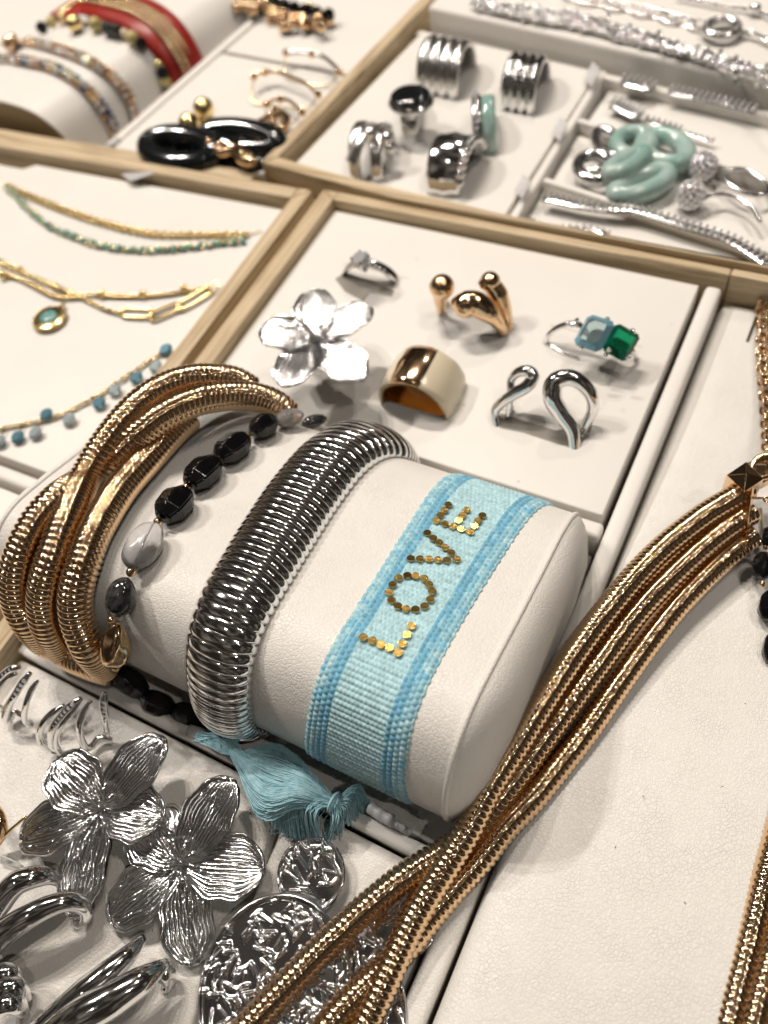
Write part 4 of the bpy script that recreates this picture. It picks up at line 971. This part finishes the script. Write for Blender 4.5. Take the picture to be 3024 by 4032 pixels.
for k in range(26): MB().ball((-14.3+.03*k, 20.7-1.06*math.cos(.5+k*.08), .15+1.06*math.sin(.5+k*.08)), .08, 6, 5).build('small_stone', CRYSTM, r3_)
for (x, y, zc) in ((725, 830, 1.25), (830, 860, 1.05), (845, 920, .8)): MB().ball(W(*zz([(x, y)], 1000, 0, 1050)[0], zc), .22, 10, 8).build('ball_end', SILVERR, r3_)
r4_ = thing('mint_ring', 'silver crystal ring lined with mint resin on the rear pad', 'ring', (-10.5, 22.9, 0), G6)
band_ring(r4_, (-10.95, 22.85, .15), .98, .34, .16, SILVERD, -1.15, n=40); band_ring(r4_, (-10.62, 23.0, .12), .88, .46, .24, MINT, -1.15, 'resin', n=40)
for k in range(12):
    a = .5+k*.17; e1 = A(math.cos(-1.15), math.sin(-1.15), 0); gem(A(-10.97, 22.84, .15)+e1*1.16*math.cos(a)+A(0, 0, 1.16*math.sin(a)), .09, .08, CRYSTM, r4_, 'small_stone', zd=(0, -.6, 1), n=6)
r5_ = thing('dome_ring', 'polished silver band ring with beaded back edge, nearest on the rear pad', 'ring', (-10.7, 20.6, 0), G6)
band_ring(r5_, (-10.95, 20.75, .15), .95, 1.15, .16, SILVER, -1.45, dome=.3, n=44)
for k in range(11): MB().ball(A(-10.3, 20.8-1.0*math.cos(.3+k*.25), .15+1.0*math.sin(.3+k*.25)), .16, 8, 6).build('bead', SILVER, r5_)
r6_ = thing('coil_ring', 'silver ring of stacked rounded bands, beside the rear clip', 'ring', (-10.2, 25.4, 0), G6)
for i in range(4): band_ring(r6_, (-10.75+.32*i, 25.45-.02*i, .15), .93, .31, .16, SILVER, -1.5, 'row', dome=.4, n=40)

# ================================================================ mint and crystal earrings, rear right
def pave_strip(root, L, w, z, mat=CRYSTM, step=.2, name='crystals', rows=2, under=SILVERD):
    Q = spline(PL(Z3(L), z), step); m = MB()
    for i in range(len(Q)):
        d = nrm(Q[min(i+1, len(Q)-1)]-Q[max(0, i-1)]); n = np.cross((0, 0, 1), d)
        for r in range(rows):
            o = ((r+.5)/rows-.5)*w*2; m.ball(Q[i]+n*o+A(0, 0, w*.55+.04), w/rows*.85, 6, 4)
    m.build(name, mat, root, kind='stuff'); MB().tube(Q, w*.32, 8, r2=w*1.05).build('setting', under, root)
e1_ = thing('bar_earring', 'crystal oval stud with long pave bar, rearmost compartment', 'earring', tuple(W(1400, 200, -.35)), 'crystal drop earrings')
e2_ = thing('bar_earring', 'crystal oval stud with tapering pave tail, in front of the bar one', 'earring', tuple(W(1400, 250, -.35)), 'crystal drop earrings')
pave_strip(e1_, [(775, 505), (820, 512), (900, 530), (950, 548)], .26, .05, rows=4, name='oval_stud'); pave_strip(e1_, [(1065, 560), (1200, 592), (1400, 635), (1570, 680)], .2, .05, rows=3)
pave_strip(e2_, [(715, 635), (770, 655), (830, 685), (880, 710)], .26, -.1, rows=4, name='oval_stud'); pave_strip(e2_, [(920, 735), (1020, 765), (1120, 800)], .15, -.1, rows=2); pave_strip(e2_, [(1120, 800), (1230, 835), (1325, 862)], .07, -.15, rows=1)
def oval(root, L4, r, mat, name, z, zsc=1.):
    (cx, cy), (ax, ay), (bx, by) = Z3(L4); c, a, b = W(cx, cy, z), W(ax, ay, z), W(bx, by, z)
    t = np.linspace(0, 2*math.pi, 44, endpoint=False); P = c+np.cos(t)[:, None]*(a-c)+np.sin(t)[:, None]*(b-c)
    return MB().tube(P, r*zsc, 14, closed=True, r2=r).build(name, mat, root)
GM = 'mint resin link earrings'
m1_ = thing('link_earring', 'mint resin and silver link earring, the rear one of two', 'earring', tuple(W(1350, 320, -.35)), GM)
m2_ = thing('link_earring', 'mint resin and silver link earring, the front one of two', 'earring', tuple(W(1300, 370, -.35)), GM)
oval(m1_, [(690, 870), (620, 800), (735, 830)], .16, SILVERD, 'silver_link', .1); oval(m1_, [(840, 875), (745, 850), (880, 810)], .26, MINT, 'mint_link', .15); oval(m1_, [(1030, 915), (905, 865), (1075, 845)], .31, MINT, 'mint_link', .1)
oval(m1_, [(800, 815), (720, 845), (820, 785)], .12, SILVERD, 'silver_link', .0)
oval(m2_, [(610, 1020), (510, 985), (650, 950)], .2, SILVERD, 'silver_link', .1); oval(m2_, [(800, 995), (700, 1035), (830, 945)], .28, MINT, 'mint_link', .35); oval(m2_, [(890, 1120), (1050, 1075), (910, 1060)], .30, MINT, 'mint_link', .05)
oval(m2_, [(680, 1080), (560, 1050), (740, 1050)], .10, SILVERD, 'silver_link', .0)
GB = 'crystal ball hoop earrings'
for lb, (bx, by), L in (('crystal ball earring with closed thin silver hoop', (1265, 1010), [(1370, 1050), (1450, 1030), (1540, 1040), (1640, 1110), (1660, 1165), (1600, 1190), (1500, 1170), (1420, 1120), (1370, 1060)]),
                        ('crystal ball earring with open curved silver arm', (1190, 1185), [(1265, 1215), (1310, 1190), (1400, 1185), (1490, 1215), (1560, 1270), (1600, 1330), (1610, 1350)])):
    g = thing('ball_earring', lb, 'earring', tuple(W(*Z3([(bx, by)])[0], -.35)), GB); c = W(*Z3([(bx, by)])[0], .1)
    MB().ball(c, .38, 12, 8).build('ball', SILVERR, g); m = MB()
    for k in range(90):
        z_ = 1-2*(k+.5)/90; a = k*2.399; r_ = math.sqrt(1-z_*z_); m.ball(c+.39*A(r_*math.cos(a), r_*math.sin(a), z_), .08, 5, 4)
    m.build('crystals', CRYSTM, g, kind='stuff'); MB().tube(spline(PL(Z3(L), .1), .08), .07, 8).build('hoop', SILVERD, g)
cs = thing('tennis_bracelet', 'long straight crystal bracelet in the nearest rear compartment', 'bracelet', tuple(W(1400, 500, -.35)))
pave_strip(cs, [(295, 1205), (400, 1228), (500, 1250), (700, 1280), (850, 1290), (1000, 1330), (1150, 1378), (1400, 1455), (1540, 1530), (1640, 1600), (1700, 1650)], .19, .0, rows=3)
c2 = thing('tennis_bracelet', 'short end of a thin crystal bracelet against the oak wall', 'bracelet', tuple(W(1180, 490, -.35)))
pave_strip(c2, [(205, 1335), (250, 1365), (330, 1395), (430, 1392), (520, 1388), (600, 1400), (690, 1430)], .10, -.15, rows=2)
# silver chains at the top
GC = 'silver chains on the raised pad'
k1 = thing('multi_chain', 'heap of chunky sparkling silver chains along the front of the raised pad', 'necklace', tuple(W(1300, 90, .75)), GC); m = MB(); m2 = MB(); zc = .95
for L, s in (([(-120, -20), (0, 25), (300, 60), (600, 115), (900, 205), (1200, 300), (1500, 390), (1700, 450)], .34), ([(-150, 20), (0, 60), (200, 110), (500, 155), (800, 235), (1100, 310), (1400, 405), (1560, 440), (1720, 560)], .32), ([(-100, 30), (150, 80), (450, 130), (750, 215), (1050, 280), (1350, 380)], .34)):
    P = PL(Z3(L), zc); chain(m, P, s, s*.7, .05, m=10, wob=1.5)
    for p in spline(P, .22): m2.ball(p+rng.normal(0, .09, 3), .09, 6, 4)
m.build('chain_links', SILVERD, k1, kind='stuff'); m2.build('crystal_beads', CRYSTM, k1, kind='stuff')
MB().tube([W(*Z3([(1458, 430)])[0], 1.1), W(*Z3([(1460, 500)])[0], .7)], .06, 8).build('pin', SILVER, k1)
k2 = thing('paperclip_chain', 'silver paperclip chain with round pave ring clasp, top right', 'necklace', tuple(W(1560, 60, .75)), GC)
Q = spline(PL(Z3([(430, -20), (600, 5), (800, 45), (1000, 90), (1200, 145), (1290, 160)]), .9), .55)
for i in range(len(Q)-1):
    d = nrm(Q[i+1]-Q[i]); n = np.cross((0, 0, 1), d); c = (Q[i]+Q[i+1])/2; t = np.linspace(0, 2*math.pi, 20, endpoint=False)
    w = (.2 if i % 2 else .05)
    MB().tube(c+d*(np.cos(t)*.4)[:, None]+n*(np.sin(t)*w)[:, None]+A(0, 0, 1)*(np.sin(t)*(.15-w*.5))[:, None], .045, 7, closed=True).build('link', SILVER, k2)
c = W(*Z3([(1380, 172)])[0], 1.0); MB().tube(ellipse_pts(c, (1, 0, 0), (0, 1, 0), .52, .5, 30, closed=True), .14, 10, closed=True).build('ring_clasp', SILVERR, k2)
for k in range(14): MB().ball(c+A(.52*math.cos(k*.45), .5*math.sin(k*.45), .12), .07, 6, 5).build('small_stone', CRYSTM, k2)
Q = spline(PL(Z3([(1470, 195), (1560, 200), (1620, 225), (1720, 270)]), .95), .4); m = MB(); chain(m, Q, .4, .22, .04); m.build('chain_links', SILVER, k2)
k3 = thing('fine_chain', 'thin silver chain with a small charm, uppermost at the top edge', 'necklace', tuple(W(1600, 20, .75)), GC); m = MB()
chain(m, PL(Z3([(1100, -20), (1250, 10), (1400, 40), (1560, 60), (1659, 95), (1750, 130)]), .9), .2, .13, .03, m=8); m.build('chain_links', SILVERD, k3, kind='stuff')
MB().ball(W(*Z3([(1580, 50)])[0], 1.0), (.22, .16, .16), 8, 6).build('charm', SILVER, k3)

# ================================================================ far left: roll bracelets and gold pieces
def Z1(L): return zz(L, 0, 0, 1100)
def on2(L, off): return [R2(u, v, off)[0] for u, v in Z1(L)]
GR = 'bracelets on the far left roll'
s1_ = thing('crystal_bracelet', 'narrow blue and rose crystal bracelet, nearest on the far left roll', 'bracelet', tuple(on2([(300, 380)], 0)[0]), GR)
s2_ = thing('crystal_bracelet', 'narrow rose crystal bracelet, second from the roll end', 'bracelet', tuple(on2([(400, 300)], 0)[0]), GR)
def sparkle(root, L, w, mats, sd):
    P = spline(on2(L, .1), .24); ms = [MB() for _ in mats]; r = np.random.RandomState(sd)
    for i, p in enumerate(P):
        d = nrm(P[min(i+1, len(P)-1)]-P[max(0, i-1)]); n = A(0, 1, 0)
        for o in (-1, 0, 1): ms[r.choice(len(mats), p=[.4, .3, .3])].ball(p+n*o*w*.62+nrm(p-A(-30.6+.3*(p[1]-19), p[1], -2))*w*.4, w*.36, 6, 4)
    for m, mt, nm in zip(ms, mats, ('rose_stones', 'crystals', 'blue_stones')):
        if m.V: m.build(nm, mt, root, kind='stuff')
    MB().tube(P, w*.18, 6, r2=w*.9).build('band', ROSED, root)
BLUES = M_('blue_stone', (.05, .12, .28), .08, .3)
sparkle(s1_, [(-60, 350), (0, 358), (150, 370), (280, 395), (400, 450), (520, 540), (610, 650), (670, 760), (695, 830)], .27, (ROSE, CRYSTM, BLUES), 3)
sparkle(s2_, [(75, 290), (130, 262), (230, 262), (400, 315), (560, 385), (680, 470), (760, 580), (800, 700), (800, 790)], .27, (ROSE, CRYSTM, ROSED), 4)
s3_ = thing('bead_bracelet', 'loose bead bracelet of gold, yellow and black stones, far left roll', 'bracelet', tuple(on2([(560, 150)], 0)[0]), GR)
for x, y, r, m in ((150, 200, .17, BLUES), (120, 195, .17, BLUES), (95, 210, .17, BLUES), (80, 235, .17, BLUES), (68, 262, .17, BLUES), (62, 290, .17, BLUES), (235, 148, .32, BLACKB), (305, 132, .3, YEL), (365, 112, .3, ROSE), (440, 140, .42, GOLD), (500, 120, .25, CLEAR), (565, 145, .36, YEL), (640, 170, .34, GREYB), (690, 180, .34, GREYB), (740, 200, .24, CREAM), (785, 225, .34, YEL), (838, 258, .3, BLACKB), (942, 385, .24, GOLD), (965, 432, .34, BLACKB), (985, 490, .3, YEL), (995, 540, .26, GREYB)):
    r *= .8; MB().ball(on2([(x, y)], r)[0], r, 12, 8).build('bead', m, s3_)
s4_ = thing('leather_bracelet', 'wide red leather bracelet with gold bead rows on the far left roll', 'bracelet', tuple(on2([(900, 200)], 0)[0]), GR)
P = spline(on2([(330, 75), (420, 22), (520, 15), (620, 25), (760, 60), (880, 120), (980, 210), (1060, 330), (1110, 450), (1110, 545), (1075, 580)], .14), .15)
MB().tube(P, .16, 10, up=(0, 0, 1), r2=.95).build('strap', RED, s4_); m = MB()
for p in P:
    for o in (-.42, -.1, .2): m.ball(p+A(-.02, o+.15, .0)+nrm(p-A(-30.6+.3*(p[1]-19), p[1], -2))*.2, .12, 6, 4)
m.build('gold_beads', ROSE, s4_, kind='stuff')
bt = thing('roll_strap', 'short clear plastic clip at the foot of the far left roll', 'clip', tuple(W(*Z1([(690, 850)])[0], -.2)))
MB().tube(PL(Z1([(640, 885), (710, 835)]), .0), .16, 8).build('clip_body', PLASTICW, bt)
gb = thing('gold_bead_bracelet', 'gold bead cluster bracelet at the top edge left of centre', 'bracelet', tuple(W(600, 30, 0))); m = MB()
P = spline(PL([(450, -22, .3), (490, 0, .3), (560, 18, .3), (617, 36, .3), (660, 46, .3), (700, 54, .3)]), .3)
for p in P:
    for k in range(3): m.ball(p+rng.normal(0, 1, 3)*A(.12, .28, .1), .21, 8, 6)
m.build('gold_beads', ROSE, gb, kind='stuff'); m = MB()
for p in P[::2]: m.ball(p+A(-.05, .5, .1), .28, 8, 6)
m.build('dark_beads', BLACKB, gb)
ge = thing('gold_earring', 'sliver of gold earring at the far left edge', 'earring', tuple(W(0, 60, 2)))
MB().tube(spline([R2(-15, 40, .3)[0], R2(2, 58, .5)[0], R2(6, 70, .4)[0], R2(-6, 80, .3)[0]], .1), .3, 8).build('hoop', ROSE, ge)
GBk = 'black resin hoop earrings with gold balls'
for lb, ring, ball_, rr in (('black resin oval hoop with gold ball post, the nearer one', [(1075, 890), (880, 870), (1090, 810)], (1125, 740), .42),
                            ('black resin oval hoop with gold ball post, the farther one', [(1440, 830), (1240, 800), (1460, 775)], (1210, 645), .40)):
    g = thing('resin_hoop', lb, 'earring', tuple(W(*Z1([ring[0]])[0], 0)), GBk)
    (cx, cy), (ax, ay), (bx, by) = Z1(ring); c, a, b = W(cx, cy, .35), W(ax, ay, .35), W(bx, by, .5); t = np.linspace(0, 2*math.pi, 40, endpoint=False)
    MB().tube(c+np.cos(t)[:, None]*(a-c)+np.sin(t)[:, None]*(b-c), .42, 14, closed=True, r2=.42).build('hoop', BLACKH, g)
    p = W(*Z1([ball_])[0], .5); MB().ball(p, rr, 14, 10).build('ball', GOLD, g)
    MB().tube([p, p*A(1, 1, 0)+A(.15, -.6, .2)], .12, 8).build('post', GOLD, g)
g = thing('resin_hoop', 'black resin oval hoop lying lowest against the oak wall', 'earring', tuple(W(*Z1([(1330, 1000)])[0], 0)), GBk)
(cx, cy), (ax, ay), (bx, by) = Z1([(1320, 955), (1080, 920), (1345, 900)]); c, a, b = W(cx, cy, -.1), W(ax, ay, -.1), W(bx, by, .0); t = np.linspace(0, 2*math.pi, 40, endpoint=False)
MB().tube(c+np.cos(t)[:, None]*(a-c)+np.sin(t)[:, None]*(b-c), .38, 14, closed=True, r2=.3).build('hoop', BLACKH, g)
for lb, L, r in (('rose gold knotted earring between the black hoops', [(1180, 830), (1150, 800), (1210, 800), (1300, 900), (1380, 900), (1440, 950), (1500, 960), (1430, 890), (1360, 870)], .2),
                 ('rose gold looped ring beside the rear oak wall', [(1510, 800), (1560, 730), (1640, 680), (1700, 700), (1680, 760), (1600, 790), (1570, 740), (1640, 740)], .16)):
    g = thing('gold_knot', lb, 'earring', tuple(W(*Z1([L[0]])[0], 0)), 'rose gold knots'); Q = spline(PL(Z1(L), .55), .1)
    MB().tube(Q, r, 10).build('knot', ROSE, g); m = MB()
    for p in Q[::6]: MB().ball(p+rng.normal(0, .12, 3)+A(0, 0, .12), .14, 8, 6).build('bead', ROSE, g)
def Z2(L): return zz(L, 1000, 0, 1050)
GH = 'fine hoops with tiny stones'
for lb, L, mt in (('fine silver hoop earring, the farther one, behind the gold knots', [(200, 330), (300, 325), (420, 350), (500, 410), (530, 450)], SILVERR), ('fine rose gold hoop earring, the nearer one', [(0, 480), (20, 460), (120, 445), (230, 480), (320, 520), (400, 590)], ROSE),
                  ('small rose gold ring lying by the oak wall', [(80, 650), (130, 620), (200, 620), (260, 660), (300, 700)], ROSE)):
    g = thing('fine_hoop', lb, 'earring', tuple(W(*Z2([L[0]])[0], 0)), GH); P = PL(Z2(L), .5); MB().tube(spline(P, .1), .085 if mt is not ROSE else .07, 8).build('hoop', mt, g)
    for p in (P[0], P[-1], (P[1]+P[2])/2): MB().ball(p, .15, 8, 6).build('ball', ROSE, g)
    MB().tube(spline([P[0], P[0]+A(.15, -.5, -.2), P[0]+A(.5, -.9, -.4), P[-1]+A(-.5, -.3, -.4), P[-1]], .12), .03, 6).build('wire', GOLD, g)

# ================================================================ lint and specks lying on the leatherette
lt = MB()
for u, v, z in [(1330, 1830, .34), (1480, 1950, .4), (1290, 2010, .3), (1390, 1720, .33), (1150, 2080, .2), (1560, 1700, .4), (1430, 2130, .42), (1240, 1900, .3), (1610, 1520, .3), (140, 1690, -.29), (330, 2010, -.29), (250, 2130, -.29), (520, 2110, -.29), (300, 2150, -.29), (45, 1640, -.29), (1010, 520, .01), (1450, 700, .01), (900, 560, .01), (640, 860, .01), (1120, 1040, .01), (380, 700, .01), (230, 860, .01), (1500, 1010, -.2), (1540, 1150, -.1)]:
    p = W(u, v, z+.015); a = rng.rand()*6.3; d = A(math.cos(a), math.sin(a), 0)*(.008+.022*rng.rand())
    lt.tube([p-d, p+A(d[1], -d[0], 0)*.3, p+d], .005+.004*rng.rand(), 4)
tag(lt.build('lint', M_('grey_lint', (.18, .16, .14), .9)), 'tiny specks of lint scattered on the pads', 'lint', kind='stuff')
